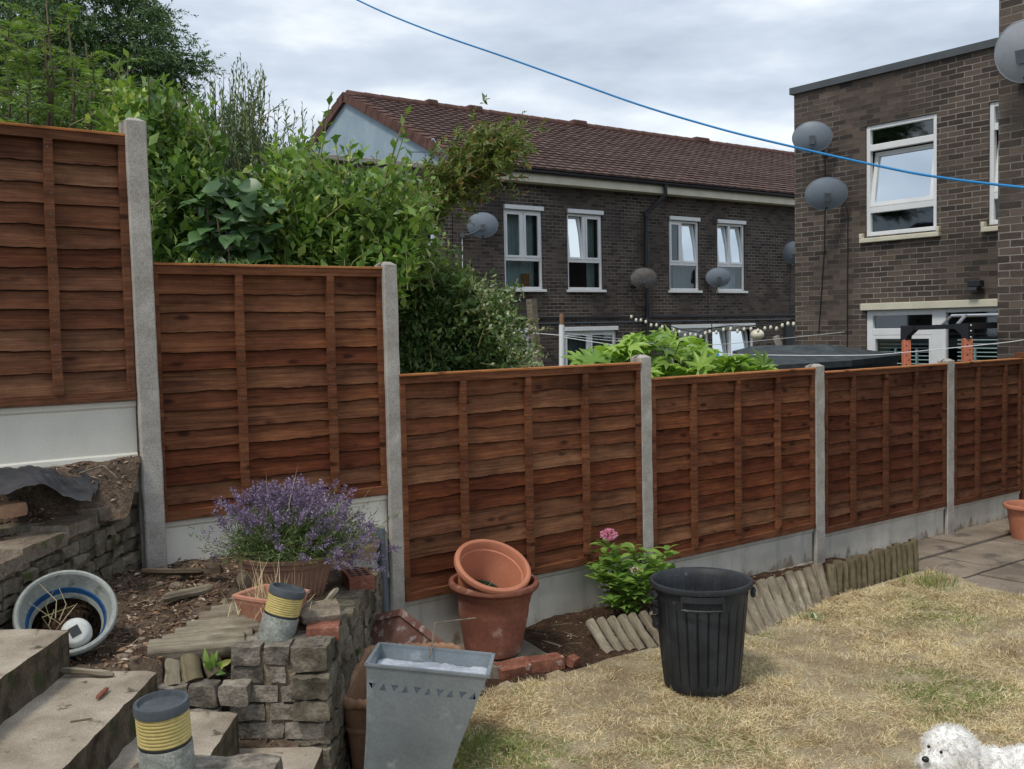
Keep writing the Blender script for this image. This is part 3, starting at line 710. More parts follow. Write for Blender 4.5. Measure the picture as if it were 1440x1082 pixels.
r.add(b0, [(4, 5, 6, 7), (0, 1, 5, 4), (1, 2, 6, 5), (2, 3, 7, 6), (3, 0, 4, 7)]); r.build('room_behind', M['room'], w)
m = MB(); FB.bb(m, a0-.03, a1+.05, -.03, .07, 2.0, 2.10, .006); m.build('lintel', M['cream'], w)
# projecting taller block of the same house, beyond the end of the fence
m = MB(); wx = 10.0-Bs
m.add([(wx, -4.2, -.6), (wx, 0, -.6), (wx, 0, 7.5), (wx, -4.2, 7.5), (4, -4.2, -.6), (4, 0, -.6), (4, 0, 7.5), (4, -4.2, 7.5)], [(0, 3, 2, 1), (4, 5, 6, 7), (0, 4, 7, 3), (1, 2, 6, 5), (3, 7, 6, 2)])
m.build('projecting_block', M['brickB'], bh)
# floodlight
fp = onS(1378, 402, 13.0); 
fl = thing('flood_light', 'small black floodlight on the brown brick wall above the patio door', 'light', (fp.x, fp.y, fp.z), FANG)
MB().cham(-.16, -.05, -.09, .09, -.02, .07, .012).build('lamp_body', M['black'], fl)
MB().box((-.03, 0, .02), (.06, .05, .05)).build('bracket', M['black'], fl)
MB().box((-.13, .02, -.05), (.07, .12, .05), Matrix.Rotation(.5, 3, 'Y')).build('sensor', M['black'], fl)
# ================================================================== plant helpers
TPL_S = (np.array([(0,0,0), (.48,-.5,.06), (1,0,-.10), (.48,.5,.06), (.5,0,0)]), np.array([(0,4,1), (1,4,2), (0,3,4), (3,2,4)]))
TPL_L = (np.array([(0,0,0), (.3,-.42,.07), (.68,-.40,.03), (1,0,-.22), (.68,.40,.03), (.3,.42,.07), (.33,0,.02), (.68,0,-.04)]),
         np.array([(0,6,1), (6,7,2), (6,2,1), (7,3,2), (0,5,6), (6,4,7), (6,5,4), (7,4,3)]))
TPL_B = (np.array([(0,-.5,0), (0,.5,0), (.55,.35,.10), (.55,-.35,.10), (1,0,.0)]), np.array([(0,1,2), (0,2,3), (3,2,4)]))
def _round():
    v = [(0, 0, 0)]; f = []; prof = [(.10, .22), (.28, .42), (.50, .50), (.72, .40), (.88, .20)]
    v += [(x, 0, .05*math.sin(x*3.1)-.10*x*x) for x, _ in prof]; n = len(prof)
    for sg in (-1, 1): v += [(x, sg*w, .05*math.sin(x*3.1)-.10*x*x+.09*w) for x, w in prof]
    v.append((1.04, 0, -.16)); tip = len(v)-1
    for side in (0, 1):
        o = 1+n+side*n
        q = [(0, 1, o)]+sum([[(1+i, 2+i, o+i+1), (1+i, o+i+1, o+i)] for i in range(n-1)], [])+[(n, tip, o+n-1)]
        f += q if side else [(a, c, b) for a, b, c in q]
    return np.array(v), np.array(f)
TPL_R = _round()
def _palm():
    v = [(0, 0, 0)]; f = []; k = 0
    lob = 7
    for i in range(lob):
        a = math.radians(-125+250*i/(lob-1)); ln = 1-.12*abs(i-3)*.7
        if i > 0:
            am = math.radians(-125+250*(i-.5)/(lob-1)); v.append((.42*math.cos(am), .42*math.sin(am), .02))
        for da, rr, zz in ((-.17, .66, .03), (0, ln, -.12), (.17, .66, .03)): v.append((rr*(ln)*math.cos(a+da) if da else ln*math.cos(a), rr*ln*math.sin(a+da) if da else ln*math.sin(a), zz))
    n = len(v)
    for i in range(1, n-1): f.append((0, i, i+1))
    return np.array(v), np.array(f)
TPL_P = _palm()
def nrm(a): return a/np.maximum(np.linalg.norm(a, axis=1, keepdims=True), 1e-9)
def leaves(name, mat, P, D, U, L, W, tpl=TPL_S, parent=None, smooth=False):
    P, D, U = map(np.asarray, (P, D, U)); n = len(P); D = nrm(D); A = nrm(np.cross(D, U)); Nn = np.cross(A, D)
    T, F = tpl; L = np.broadcast_to(np.asarray(L, float), (n,)); W = np.broadcast_to(np.asarray(W, float), (n,))
    V = P[:, None, :]+T[None, :, 0, None]*(L[:, None, None]*D[:, None, :])+T[None, :, 1, None]*(W[:, None, None]*A[:, None, :])+T[None, :, 2, None]*(L[:, None, None]*Nn[:, None, :])
    Fa = F[None]+(np.arange(n)*len(T))[:, None, None]
    return arrmesh(name, V.reshape(-1, 3), Fa.reshape(-1, 3), mat, parent, True, smooth)
def rdir(n, up=0.0):
    d = rng.normal(size=(n, 3)); d[:, 2] += up; return nrm(d)

M['straw'] = leafmat('dry_grass', (.54, .42, .25), (.92, .79, .53), .85, .3, (.34, .34, .17), .12, .08)
M['straw2'] = leafmat('brown_dry_grass', (.27, .18, .10), (.54, .40, .24), .85, .3, None, .12, .08)
M['greengrass'] = leafmat('green_grass', (.13, .19, .05), (.33, .38, .13), .6, .3, None, .25, .2)

def inlawn(s, n): return (s < 6.80+.10*np.sin(n*5)) & (n < bededge(s))
def bededge(s): return np.interp(s, [0, 2.9, 3.5, 4.3, 4.6, 4.75, 5.7, 5.9, 7], [4.05, 4.22, 4.10, 4.06, 3.96, 3.95, 4.10, 4.10, 4.05])

# ---- ground sheet, lawn, beds, patio
def grid(name, x0, x1, y0, y1, step, zf, mat, kind=None, mask=None, frame='xy', smooth=True):
    nx, ny = int((x1-x0)/step)+1, int((y1-y0)/step)+1; xs = np.linspace(x0, x1, nx); ys = np.linspace(y0, y1, ny)
    X, Y = np.meshgrid(xs, ys, indexing='ij'); Z = np.vectorize(zf)(X, Y)
    if frame == 'sn': PX = .798*X-.603*Y; PY = .603*X+.798*Y
    else: PX, PY = X, Y
    V = np.stack([PX, PY, Z], -1).reshape(-1, 3); F = []
    for i in range(nx-1):
        for j in range(ny-1):
            if mask is None or mask((X[i, j]+X[i+1, j])/2, (Y[i, j]+Y[i, j+1])/2):
                F.append((i*ny+j, (i+1)*ny+j, (i+1)*ny+j+1, i*ny+j+1))
    o = arrmesh(name, V, np.array(F), mat, None, False, smooth)
    if kind: o['kind'] = kind
    return o
M['ground'] = mottled('far_ground', (.08, .075, .05), (.16, .15, .09), 1, .95, .3, .02, 12, .4, .1)
m = MB(); m.add([(-120, -60, -.30), (160, -60, -.30), (160, 220, -.30), (-120, 220, -.30)], [(0, 1, 2, 3)])
tag(m.build('ground', M['ground'], None), kind='structure')
t = NT('lawn_thatch'); v = t.co(); a = t.noise(v, 3, 5, .6); b = t.noise(v, 90, 4, .7)
c_ = t.mix(t.ramp(a, [(.4, 0.), (.62, 1.)]), (.42, .33, .21), (.64, .54, .36)); c_ = t.mix(.8, c_, t.ramp(b, [(.3, .3), (.7, 1.2)]), 'MULTIPLY')
t.bump(b, .9, .02); M['thatch'] = t.fin(c_, .95, .05)
grid('lawn', -1.5, 7.1, -.5, 4.3, .06, lambda s, n: nz(s*1.2, n*1.2)*.018+nz(s*6, n*6)*.006-.004 - (0.05 if s > 6.95 else 0), M['thatch'], 'structure', lambda s, n: inlawn(s-.05, n-.03), 'sn')
# lower bed against panels 3 to 5
def zbed(s, n):
    k = np.clip((n-4.0)/.55, 0, 1); hi = float(np.interp(s, [2.4, 3.5, 3.9, 4.7, 5.2, 6.4], [.05, .035, .07, .05, .035, .0]))
    return float(-.03+k*(hi+.03))+nz(s*5, n*5)*.018+nz(s*17, n*17)*.012
grid('bed_soil', 1.9, 6.75, 3.85, 4.86, .03, zbed, M['soildark'], 'structure', None, 'sn')
# soil/gap strip under the planters, left of the lawn
grid('path_soil', 0.5, 3.0, 1.2, 4.9, .06, lambda s, n: -.02+nz(s*4, n*4)*.02+max(0, (n-4.0))*.12, M['soildark'], 'structure', lambda s, n: s < 2.9, 'sn')
# patio
PM = MB(); rP = random.Random(3); rows = [(4.42, 4.80, .012), (3.90, 4.41, 0), (3.28, 3.89, -.004), (2.66, 3.27, .002), (2.04, 2.65, 0), (1.2, 2.03, 0)]
offs = [9.0, 7.55, 7.25, 7.62, 7.3, 7.5]
for (n0, n1, dz), o0 in zip(rows, offs):
    s = o0-1.83
    while s < 12:
        if s+.905 > 6.55:
            c = SN(s+.45, (n0+n1)/2, -.075+dz+rP.uniform(-.003, .003))
            PM.rough(c, (.893, n1-n0-.016, .06), Matrix.Rotation(FANG+rP.uniform(-.004, .004), 3, 'Z') @ Matrix.Rotation(rP.uniform(-.004, .004), 3, 'X'), 8, .004, 4, 0, s)
        s += .915
M['patio'] = mottled('brown_grey_patio_slab', (.20, .16, .125), (.36, .30, .24), 2.2, .9, .35, .006, 70, .4, .15, spots=((.13, .11, .09), 3, .58))
tag(PM.build('patio', M['patio'], None), kind='structure')
grid('patio_base', 6.7, 12.5, 1, 4.86, .2, lambda s, n: -.088, M['soildark'], 'structure', None, 'sn')

# ---- dry grass blades
def grassfield():
    N = 330000
    s = rng.uniform(1.4, 6.95, N*2); n = rng.uniform(1.0, 4.3, N*2); k = inlawn(s, n); s, n = s[k], n[k]
    x = .798*s-.603*n; y = .603*s+.798*n
    k = (np.abs(x) < .56*y+.3) & (y > 3.3) & (x > -.62); x, y = x[k][:N], y[k][:N]
    cl = np.array([nz(a*2.6, b*2.6, 5) for a, b in zip(x, y)]); ti = np.array([nz(a*9, b*9, 2) for a, b in zip(x, y)])
    keep = rng.uniform(size=len(x)) < np.clip(.70+ti*.9+cl*.5, .15, 1); x, y, cl, ti = x[keep], y[keep], cl[keep], ti[keep]
    m = len(x); P = np.stack([x, y, np.full(m, -.006)], 1)
    D = rng.normal(size=(m, 3)); D[:, 2] = np.abs(rng.normal(size=m))*.36+.05; D[:, 0] += np.sin(x*5+y*3)*.4; D[:, 1] += np.cos(y*6-x*4)*.4
    U = rdir(m); U[:, 2] += 1.0
    L = rng.uniform(.016, .052, m)*(1+ti*.7)
    gr = np.array([nz(a*1.7+9, b*1.7, 8) for a, b in zip(x, y)]); g = rng.uniform(size=m) < np.clip((gr-.05)*1.5, .02, .6)
    g |= (np.hypot(x+.05, y-4.25) < .33) & (rng.uniform(size=m) < .6)
    br_ = ~g & (rng.uniform(size=m) < np.clip(.22+np.array([nz(a*5, b*5, 31) for a, b in zip(x, y)])*.9, .05, .7))
    for mask, mat, nm in ((~g & ~br_, 'straw', 'dry_grass'), (br_, 'straw2', 'dead_grass'), (g, 'greengrass', 'green_grass')):
        tag(leaves(nm, M[mat], P[mask], D[mask], U[mask], L[mask]*(1 if nm[0] == 'd' else .85), rng.uniform(.0016, .0036, mask.sum()), TPL_B),
            'short straw coloured drought dried lawn grass' if nm == 'dry_grass' else 'brown dead grass blades mixed through the lawn' if nm[0] == 'd' else 'thin patches of green grass surviving in the dried lawn', 'grass', kind='stuff')
grassfield()
def tuft(name, label, cat, c, n, L, spread, mat, w=.005, up=.9, group=None):
    c = np.array(c); P = c+rng.normal(size=(n, 3))*[spread, spread, 0]; D = rng.normal(size=(n, 3))*.6; D[:, 2] = up+rng.uniform(0, .6, n)
    o = leaves(name, mat, P, D, rdir(n), rng.uniform(.5, 1, n)*L, w, TPL_B); return tag(o, label, cat, group, 'stuff')
p = onZ(1305, 822, 0); tuft('grass_tuft', 'green grass tuft at the corner where lawn meets patio and upright logs', 'grass', p, 160, .12, .09, M['greengrass'])
p = onZ(668, 1060, 0); tuft('grass_tuft', 'long green grass tuft growing beside the galvanised planter', 'grass', p, 110, .13, .09, M['greengrass'])

# ================================================================== LEFT: beds, steps, walls
def bedz(x, y):
    z = .70+.045*(y-3.6)/1.2-.03*(x+1.2)-.055*min(1, max(0, (-1.38-x)/.15))*min(1, max(0, (4.1-y)/.3))
    return z+nz(x*3, y*3)*.03+nz(x*11, y*11)*.018+nz(x*31, y*31)*.006
def mid_mask(x, y): return x < (-.80 if y < 4.9 else -.70) and (y > 3.50 or x < -1.26) and y > 3.40 and (y*.798-x*.603) < 4.92
def zmid(x, y):
    z = bedz(x, y)
    if y < 3.54 and x < -1.24: z = min(z, .655)
    if y < 3.61 and x > -1.26: z = min(z, .53)
    if x > -1.28 and y < 3.85: z -= (3.85-y)*.55*min(1, (x+1.28)/.2)
    return z
grid('bed_soil', -2.15, -.68, 3.38, 5.6, .022, zmid, M['soil'], 'structure', mid_mask)
# wall face line of the upper bed
W1a = Vector((-1.93, 3.2, 0)); W1b = Vector((-1.78, 4.82, 0))
def w1x(y): return W1a.x+(W1b.x-W1a.x)*(y-W1a.y)/(W1b.y-W1a.y)
def zup(x, y):
    d = (y*.798-x*.603); side = np.clip((w1x(y)-.08-x)/.35, 0, 1); k = max(np.clip((d-4.2)/.6, 0, 1)*side, np.clip((d-4.64)/.14, 0, 1)); e = 1.03+.07*(y-3.7)
    return float(e-.02+k*.20+max(0, -x-2.1)*.10)+nz(x*3, y*3, 4)*.05+nz(x*13, y*13)*.015
grid('upper_bed_soil', -4.2, -1.6, 2.2, 5.3, .025, zup, M['soil'], 'structure', lambda x, y: (x < w1x(y)-.03 or ((y*.798-x*.603) > 4.60 and x < -1.73)) and (y*.798-x*.603) < 4.97)

def stone_wall(name, label, A, B, z0f, z1f, th, courses, mats, seed, capmat=None, cat='garden wall', left=1):
    """rubble face from A to B; stones as one mesh over a mortar core"""
    r = random.Random(seed); d = (B-A); Ln = d.length; d.normalize(); nrm_ = Vector((-d.y, d.x, 0))*left
    ang = math.atan2(d.y, d.x); t = thing(name, label, cat, (A.x, A.y, z0f(0)), ang)
    st = MB(); core = MB(); R = Matrix.Rotation(ang, 3, 'Z'); n = 12
    for i in range(n):
        u0, u1 = Ln*i/n, Ln*(i+1)/n; um = (u0+u1)/2
        c = A+d*um+nrm_*(th/2+.012); z0, z1 = z0f(um), z1f(um)
        core.rough((c.x, c.y, (z0+z1)/2-.015), ((u1-u0)*1.08, th-.02, z1-z0-.03), R, 4, .012, 14, 0, i+seed)
    for c in range(courses):
        u = r.uniform(-.1, 0)
        while u < Ln:
            wd = r.uniform(.07, .22); um = min(max(u+wd/2, .02), Ln-.02); z0, z1 = z0f(um), z1f(um); ch = (z1-z0-(.075 if capmat else 0))/courses
            hh = ch*r.uniform(.70, .98); p_ = A+d*um+nrm_*(.05+r.uniform(-.008, .012))
            if u+wd/2 < Ln:
                st.rough((p_.x, p_.y, z0+ch*(c+.5)+r.uniform(-.006, .006)), (wd*.93, .13, hh), R @ Matrix.Rotation(r.uniform(-.04, .04), 3, 'Y'), 6, .011, 26, .12, r.uniform(0, 99))
            u += wd
    core.build('mortar', M['mortar'], t, smooth=60, world=True); st.build('stones', M[mats], t, smooth=55, world=True)
    if capmat:
        u = 0; cp = MB()
        while u < Ln:
            wd = r.uniform(.20, .34); um = u+wd/2; p_ = A+d*min(um, Ln)+nrm_*(.085); z1 = z1f(min(um, Ln))
            cp.rough((p_.x, p_.y, z1-.03), (wd*.98, .19, .055), R @ Matrix.Rotation(r.uniform(-.012, .012), 3, 'Y'), 5, .008, 16, .1, r.uniform(0, 99)); u += wd
        cp.build('coping_stones', M[capmat], t, smooth=50, world=True)
    return t
stone_wall('retaining_wall', 'low mossy rubble wall with coping, holding back the upper bed at far left', W1a, W1b, lambda u: .55, lambda u: 1.0+.075*u, .2, 8, 'stone', 5, 'copestone')
W2a = Vector((-.69, 3.60, 0)); W2b = Vector((-.685, 5.02, 0))
stone_wall('retaining_wall', 'rough stone wall between the lavender bed and the dark gap by the planters', W2a, W2b, lambda u: -.1, lambda u: .735-.03*u, .22, 9, 'stone', 8, None)
# pier of pale blocks at the head of that wall
pier = thing('stone_pier', 'crumbling grey stone pier beside the steps carrying the tilted solar light', 'pier', (-.86, 3.75, 0))
rp = random.Random(21); st = MB(); z = .73
lay = [[(-.985, .10), (-.875, .09), (-.765, .11)], [(-.98, .12), (-.87, .06), (-.765, .08)], [(-.955, .17), (-.78, .16)], [(-.985, .12), (-.80, .20)], [(-1.0, .06), (-.92, .12), (-.78, .14)], [(-.96, .14), (-.78, .16)], [(-.99, .1), (-.84, .2)], [(-.95, .14), (-.78, .15)], [(-.97, .14), (-.80, .16)], [(-.95, .14), (-.78, .15)]]
for i, rw in enumerate(lay):
    for (x, wd) in rw:
        st.rough((x+.01, 3.60+.05+rp.uniform(-.01, .008), z-.032), (wd, .13, .058 if i else .066), Matrix.Rotation(rp.uniform(-.05, .05), 3, 'Z') @ Matrix.Rotation(rp.uniform(-.03, .03), 3, 'Y'), 7, .006, 26, .06, rp.uniform(0, 99))
    z -= .069
for (x, y, wd, dp_) in ((-.98, 3.78, .13, .11), (-.84, 3.80, .12, .10), (-.745, 3.79, .10, .13), (-.96, 3.90, .15, .1), (-.80, 3.91, .14, .1)):
    st.rough((x, y, .70), (wd, dp_, .055), Matrix.Rotation(rp.uniform(-.1, .1), 3, 'Z'), 6, .008, 24, .15, x*9)
st.build('stones', M['pierstone'], pier, smooth=55, world=True)
co = MB(); 
for i in range(10): co.rough((-.87, 3.735, .70-.075*i-.04), (.325, .265, .085), None, 8, .012, 20, .0, i*3.)
co.build('mortar', M['mortar'], pier, smooth=55, world=True)

# ---- steps
def step(label, x0, x1, y0, y1, z, h, sl):
    a = math.atan2(sl, y1-y0); t = thing('garden_step', label, 'step', (x1, y1, z-h), 0, 'concrete garden steps')
    n = 26; vs = []
    # nosing profile strips along y: [tread back, tread front(nosing), riser bottom]
    V = MB(); rowsx = 10
    for j in range(n+1):
        y = y0+(y1-y0)*j/n; xe = x1+sl*(y1-y)/(y1-y0)
        for i in range(rowsx+1):
            x = x0+(xe-x0)*i/rowsx; zz = z+nz(x*6, y*6, z)*.004+nz(x*25, y*25, z)*.002
            if i == rowsx: zz -= .006+abs(nz(y*18, z))*.006; x += nz(y*14, z*3)*.006
            vs.append((x, y, zz))
    W_ = rowsx+1; fs = [(j*W_+i, j*W_+i+1, (j+1)*W_+i+1, (j+1)*W_+i) for j in range(n) for i in range(rowsx)]
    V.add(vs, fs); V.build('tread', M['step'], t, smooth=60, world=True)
    R_ = MB(); vs = []; nzv = 8
    for j in range(n+1):
        y = y0+(y1-y0)*j/n; xe = x1+sl*(y1-y)/(y1-y0)
        for i in range(nzv+1):
            zz = z-.006-abs(nz(y*18, z))*.006-(h-.01)*i/nzv; vs.append((xe+nz(y*14, z*3)*.006-(.0 if i == 0 else .004+abs(nz(y*13, zz*13))*.012), y, zz))
    fs = [(j*(nzv+1)+i, j*(nzv+1)+i+1, (j+1)*(nzv+1)+i+1, (j+1)*(nzv+1)+i) for j in range(n) for i in range(nzv)]
    R_.add(vs, fs)
    vs = []; nx = 12     # far end face
    for i in range(nx+1):
        x = x0+(x1-x0)*i/nx
        vs += [(x, y1+.0, z-.003+nz(x*6, y1*6, z)*.004), (x, y1-.002, z-h)]
    R_.add(vs, [(2*i, 2*i+2, 2*i+3, 2*i+1) for i in range(nx)])
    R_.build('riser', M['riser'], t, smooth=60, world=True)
    return t
step('topmost concrete step with pale tread, beside the tilted grey pot', -2.9, -1.575, 2.2, 3.52, .83, .30, .02)
step('broad middle concrete step with a red twig on its tread', -1.62, -1.265, 1.9, 3.50, .68, .30, .03)
step('narrow step glimpsed between the standing solar light and the stone pier', -1.30, -.985, 1.9, 3.50, .53, .30, .03)
step('lowest tan step at the foot of the stone pier', -1.02, -.70, 1.9, 3.54, .38, .38, .02)
# low course of stone that holds the soil behind the steps
m = MB(); r_ = random.Random(4)
for i, x in enumerate(np.arange(-1.22, -1.0, .105)): m.rough((x, 3.56, .575), (.10, .08, .075), None, 4, .012, 15, .4, i*2.+1)
for i, x in enumerate(np.arange(-1.24, -1.0, .12)): m.rough((x, 3.55, .49), (.115, .08, .075), None, 4, .012, 15, .4, i*2.+8)
o = m.build('stone_edging', M['pierstone'], None, smooth=55); tag(o, 'two low courses of stone behind the narrow step', 'stone edging')
# slab top of the near pier
m = MB(); m.rough((-.86, 2.62, .60), (.40, .30, .16), None, 8, .010, 12, .05, 3); m.rough((-.86, 2.62, .3), (.36, .27, .5), None, 8, .015, 12, .0, 5)
o = m.build('near_pier', M['pierstone'], None, smooth=55); tag(o, 'pale stone pier at the bottom edge, under the standing solar light', 'pier')

# ---- leaf litter, chips, pebbles and twigs
def chips(name, label, n, region, zf, mat, L=(.01, .035), seed=1):
    rr = np.random.default_rng(seed); P = []
    while len(P) < n:
        x, y = rr.uniform(region[0], region[1]), rr.uniform(region[2], region[3])
        if region[4] is None or region[4](x, y): P.append((x, y, zf(x, y)+rr.uniform(.0, .008)))
    P = np.array(P); D = rr.normal(size=(n, 3)); D[:, 2] *= .35; U = rr.normal(size=(n, 3))*.5; U[:, 2] += 1; l = rr.uniform(*L, n)
    return tag(leaves(name, M[mat], P, D, U, l, l*rr.uniform(.15, .6, n), TPL_S), label, 'litter', kind='stuff')
M['chip'] = leafmat('bark_chips', (.10, .055, .035), (.30, .20, .13), .9, .3, (.48, .40, .32), 0, .1)
chips('bark_litter', 'bark chips and dead leaves littering the middle bed', 5200, (-1.95, -.86, 3.5, 5.3, mid_mask), zmid, 'chip')
chips('bark_litter', 'bark chips and dead leaves littering the upper bed', 4200, (-2.75, -1.74, 3.2, 4.9, lambda x, y: (x < w1x(y)-.02 or (y*.798-x*.603) > 4.62) and (y*.798-x*.603) < 4.8), lambda x, y: zup(x, y)+.0, 'chip', seed=2)
chips('leaf_litter', 'crumbs and dead leaves on the lower bed soil', 2200, (0, 1, 0, 1, None), lambda x, y: 0, 'chip', (.008, .025), seed=3)
def twigs(name, label, n, region, zf, L, seed):
    rr = np.random.default_rng(seed); P = []
    while len(P) < n:
        x, y = rr.uniform(region[0], region[1]), rr.uniform(region[2], region[3])
        if region[4](x, y): P.append((x, y, zf(x, y)+rr.uniform(.002, .012)))
    D = rr.normal(size=(n, 3)); D[:, 2] *= .16; return tag(leaves(name, M['chip2'], np.array(P), D, rdir(n), rr.uniform(*L, n), .0035, TPL_B), label, 'litter', kind='stuff')
M['chip2'] = leafmat('dry_twigs', (.16, .11, .07), (.44, .35, .25), .9, .3, None, 0, .1)
twigs('twig_litter', 'dry twigs and stalks scattered over the middle bed', 260, (-1.95, -.86, 3.5, 5.3, mid_mask), zmid, (.03, .13), 5)
twigs('twig_litter', 'dry twigs and stalks scattered over the upper bed', 240, (-2.75, -1.74, 3.2, 4.9, lambda x, y: (x < w1x(y)-.02 or (y*.798-x*.603) > 4.62) and (y*.798-x*.603) < 4.8), zup, (.03, .14), 6)
lb = bpy.data.objects.get('leaf_litter')
me = lb.data; co = np.empty(len(me.vertices)*3); me.vertices.foreach_get('co', co); co = co.reshape(-1, 5, 3)
ctr = co[:, 0, :].copy(); s_ = 2.6+ctr[:, 0]*4.1; n_ = 4.05+ctr[:, 1]*.72; zz = np.array([zbed(a, b) for a, b in zip(s_, n_)])+.004
new = np.stack([.798*s_-.603*n_, .603*s_+.798*n_, zz], 1); co = co-ctr[:, None, :]+new[:, None, :]; me.vertices.foreach_set('co', co.ravel().astype(np.float32)); me.update()
PEB = iter(['largest of the pale stones behind the pale branch', 'pale stone just left of the pale branch', 'small stone right of the pale lump by the branch', 'small stone at the foot of the tallest concrete post', 'pinkish crumb in front of the log raft', 'pale stone at the left end of the log raft', 'pale stone between grey pot and log raft', 'broad pale stone below the grey pot', 'crumb of stone right of the broad pale one', 'tiny pebble just above the middle step', 'pebble halfway between post and log raft', 'small pebble on open soil right of the grey pot'])
def pebbles(label, lst, mat, seed, kindname='stone'):
    r = random.Random(seed)
    for (px, py, z, sz) in lst:
        p = onZ(px, py, z); m = MB(); m.rough((0, 0, 0), (sz, sz*r.uniform(.6, .9), sz*r.uniform(.4, .6)), Matrix.Rotation(r.uniform(0, 3), 3, 'Z'), 3, sz*.12, 30, .8, r.uniform(0, 99))
        o = m.build(kindname, M[mat], None, smooth=60); o.location = (p.x, p.y, zmid(p.x, p.y)+sz*.12 if z > .4 else z+.01)
        tag(o, next(PEB), 'stone', 'small stones on the soil')
pebbles('small pale stone or crumb lying on the soil of the middle bed', [(262, 812, .75, .05), (248, 830, .73, .055), (280, 818, .75, .035), (225, 830, .73, .03), (232, 930, .7, .03), (200, 905, .70, .03), (180, 885, .7, .04), (172, 930, .68, .045), (190, 935, .68, .03), (205, 940, .68, .025), (214, 850, .72, .03), (190, 845, .72, .025)], 'copestone', 3)
def stick(label, pts, r0, mat='darkwood', name='stick', cat='stick', n=8, group=None):
    m = MB(); P = [Vector(p) for p in pts]; Q = []
    for i in range(len(P)-1):
        for k in range(6): 
            q = P[i].lerp(P[i+1], k/6); Q.append(q+noise.noise_vector(q*8)*r0*.35)
    Q.append(P[-1]); rs = [r0*(1+nz(i*.9, r0*99)*.25) for i in range(len(Q))]; rs[0] *= .6; rs[-1] *= .5
    c = Q[0].copy(); R = (Q[-1]-Q[0]).to_track_quat('X', 'Z'); Ri = R.inverted(); m.tube([Ri @ (q-c) for q in Q], rs, n); o = m.build(name, M[mat], None, smooth=40); o.location = c; o.rotation_euler = R.to_euler()
    return tag(o, label, cat, group)
Z = lambda px, py, z: onZ(px, py, z)
stick('long pale weathered branch lying across the soil left of the lavender pot', [Z(230, 843, .76), Z(262, 834, .775), Z(300, 825, .785)], .020, 'greywood', 'branch', 'branch')
stick('dark rotten log leaning toward the lavender pot', [Z(322, 858, .76), Z(338, 832, .80), Z(348, 815, .86)], .036, 'darkwood', 'rotten_log', 'log')
stick('dark rotten root piece lying against the pale gravel board', [Z(200, 803, .80), Z(245, 804, .79), Z(288, 803, .78)], .017, 'darkwood', 'root_piece', 'wood')
m = MB(); p = Z(300, 799, .80); m.rough((0, 0, 0), (.075, .04, .045), None, 5, .014, 28, .3, 7); o = m.build('black_clod', M['darkwood'], None, smooth=60); o.location = p; tag(o, 'black lump of plastic or soil beside the pale gravel board', 'lump')
stick('grey stick lying behind the middle step', [Z(87, 943, .70), Z(120, 945, .70), Z(160, 949, .69)], .014, 'greywood')
stick('curved dark stick beside the flat stone on the wall', [Z(430, 862, .73), Z(455, 850, .76), Z(475, 828, .80)], .014, 'greywood')
stick('thin red-brown twig lying on the middle step', [Z(137, 982, .69), Z(152, 968, .69)], .008, 'redbrick', 'twig', 'twig')
stick('very thin pale twig on the middle step', [Z(98, 1015, .685), Z(130, 1010, .685)], .003, 'greywood', 'twig', 'twig')
stick('pale straw stalk arching over the galvanised planter', [Vector((-.33, 3.75, .62)), Vector((-.31, 3.8, .74)), Vector((-.16, 4.0, .70))], .004, 'greywood', 'dry_stalk', 'stalk', 5)
stick('long thin dry root sticking out of the soil under the cream gravel board', [onN(105, 668, 4.7), onN(145, 655, 4.6), onN(165, 672, 4.55)], .004, 'greywood', 'root', 'root', 5)
for k, (px, py) in enumerate([(760, 900), (790, 888), (800, 905), (775, 880), (745, 890)]):
    a = Z(px, py, .10); b = Z(px+random.Random(k).randint(18, 40), py+random.Random(k+5).randint(-10, 12), .13)
    stick(['dry root nearest the stacked pots on the dark soil', 'dry root closest to the leaning log edging', 'lowest of the dry roots on the dark soil', 'topmost dry root near the gravel board', 'short dry root left of the others'][k], [a, b], .0035, 'greywood', 'root', 'root', 5, 'dry roots on the lower bed')

# ---- weed membrane
fab = thing('weed_membrane', 'crumpled dark grey fabric sheet emerging from soil under the cream gravel board', 'fabric sheet', (-2.25, 4.2, 1.2))
nx, ny = 60, 26; V = []; 
for i in range(nx+1):
    for j in range(ny+1):
        u, v_ = i/nx, j/ny
        px = -30+u*158+ (1-v_)*12; top = 660+max(0, u-.5)*62; bot = 690+7*math.sin(u*9)+max(0, u-.6)*32
        py = top+(bot-top)*v_; q = onP(px, py, N_, 4.78-.42*v_); q.z = max(q.z, sum(zup(q.x+a_, q.y+b_) for a_ in (-.08, 0, .08) for b_ in (-.08, 0, .08))/9+.012)+.03*abs(nz(u*4+v_*2, v_*2, 2))+.02*abs(nz(u*8-v_*4, v_*3, 6))
        V.append(tuple(q))
M['fabric'] = mottled('grey_weed_fabric', (.035, .035, .038), (.075, .075, .082), 6, .9, .3, .004, 60, .3, .15)
mm = MB(); mm.add(V, [(i*(ny+1)+j, (i+1)*(ny+1)+j, (i+1)*(ny+1)+j+1, i*(ny+1)+j+1) for i in range(nx) for j in range(ny)]); mm.build('sheet', M['fabric'], fab, smooth=True, world=True)
bpy.data.objects['weed_membrane']['label'] = 'crumpled dark grey fabric sheet on the soil under the cream gravel board'
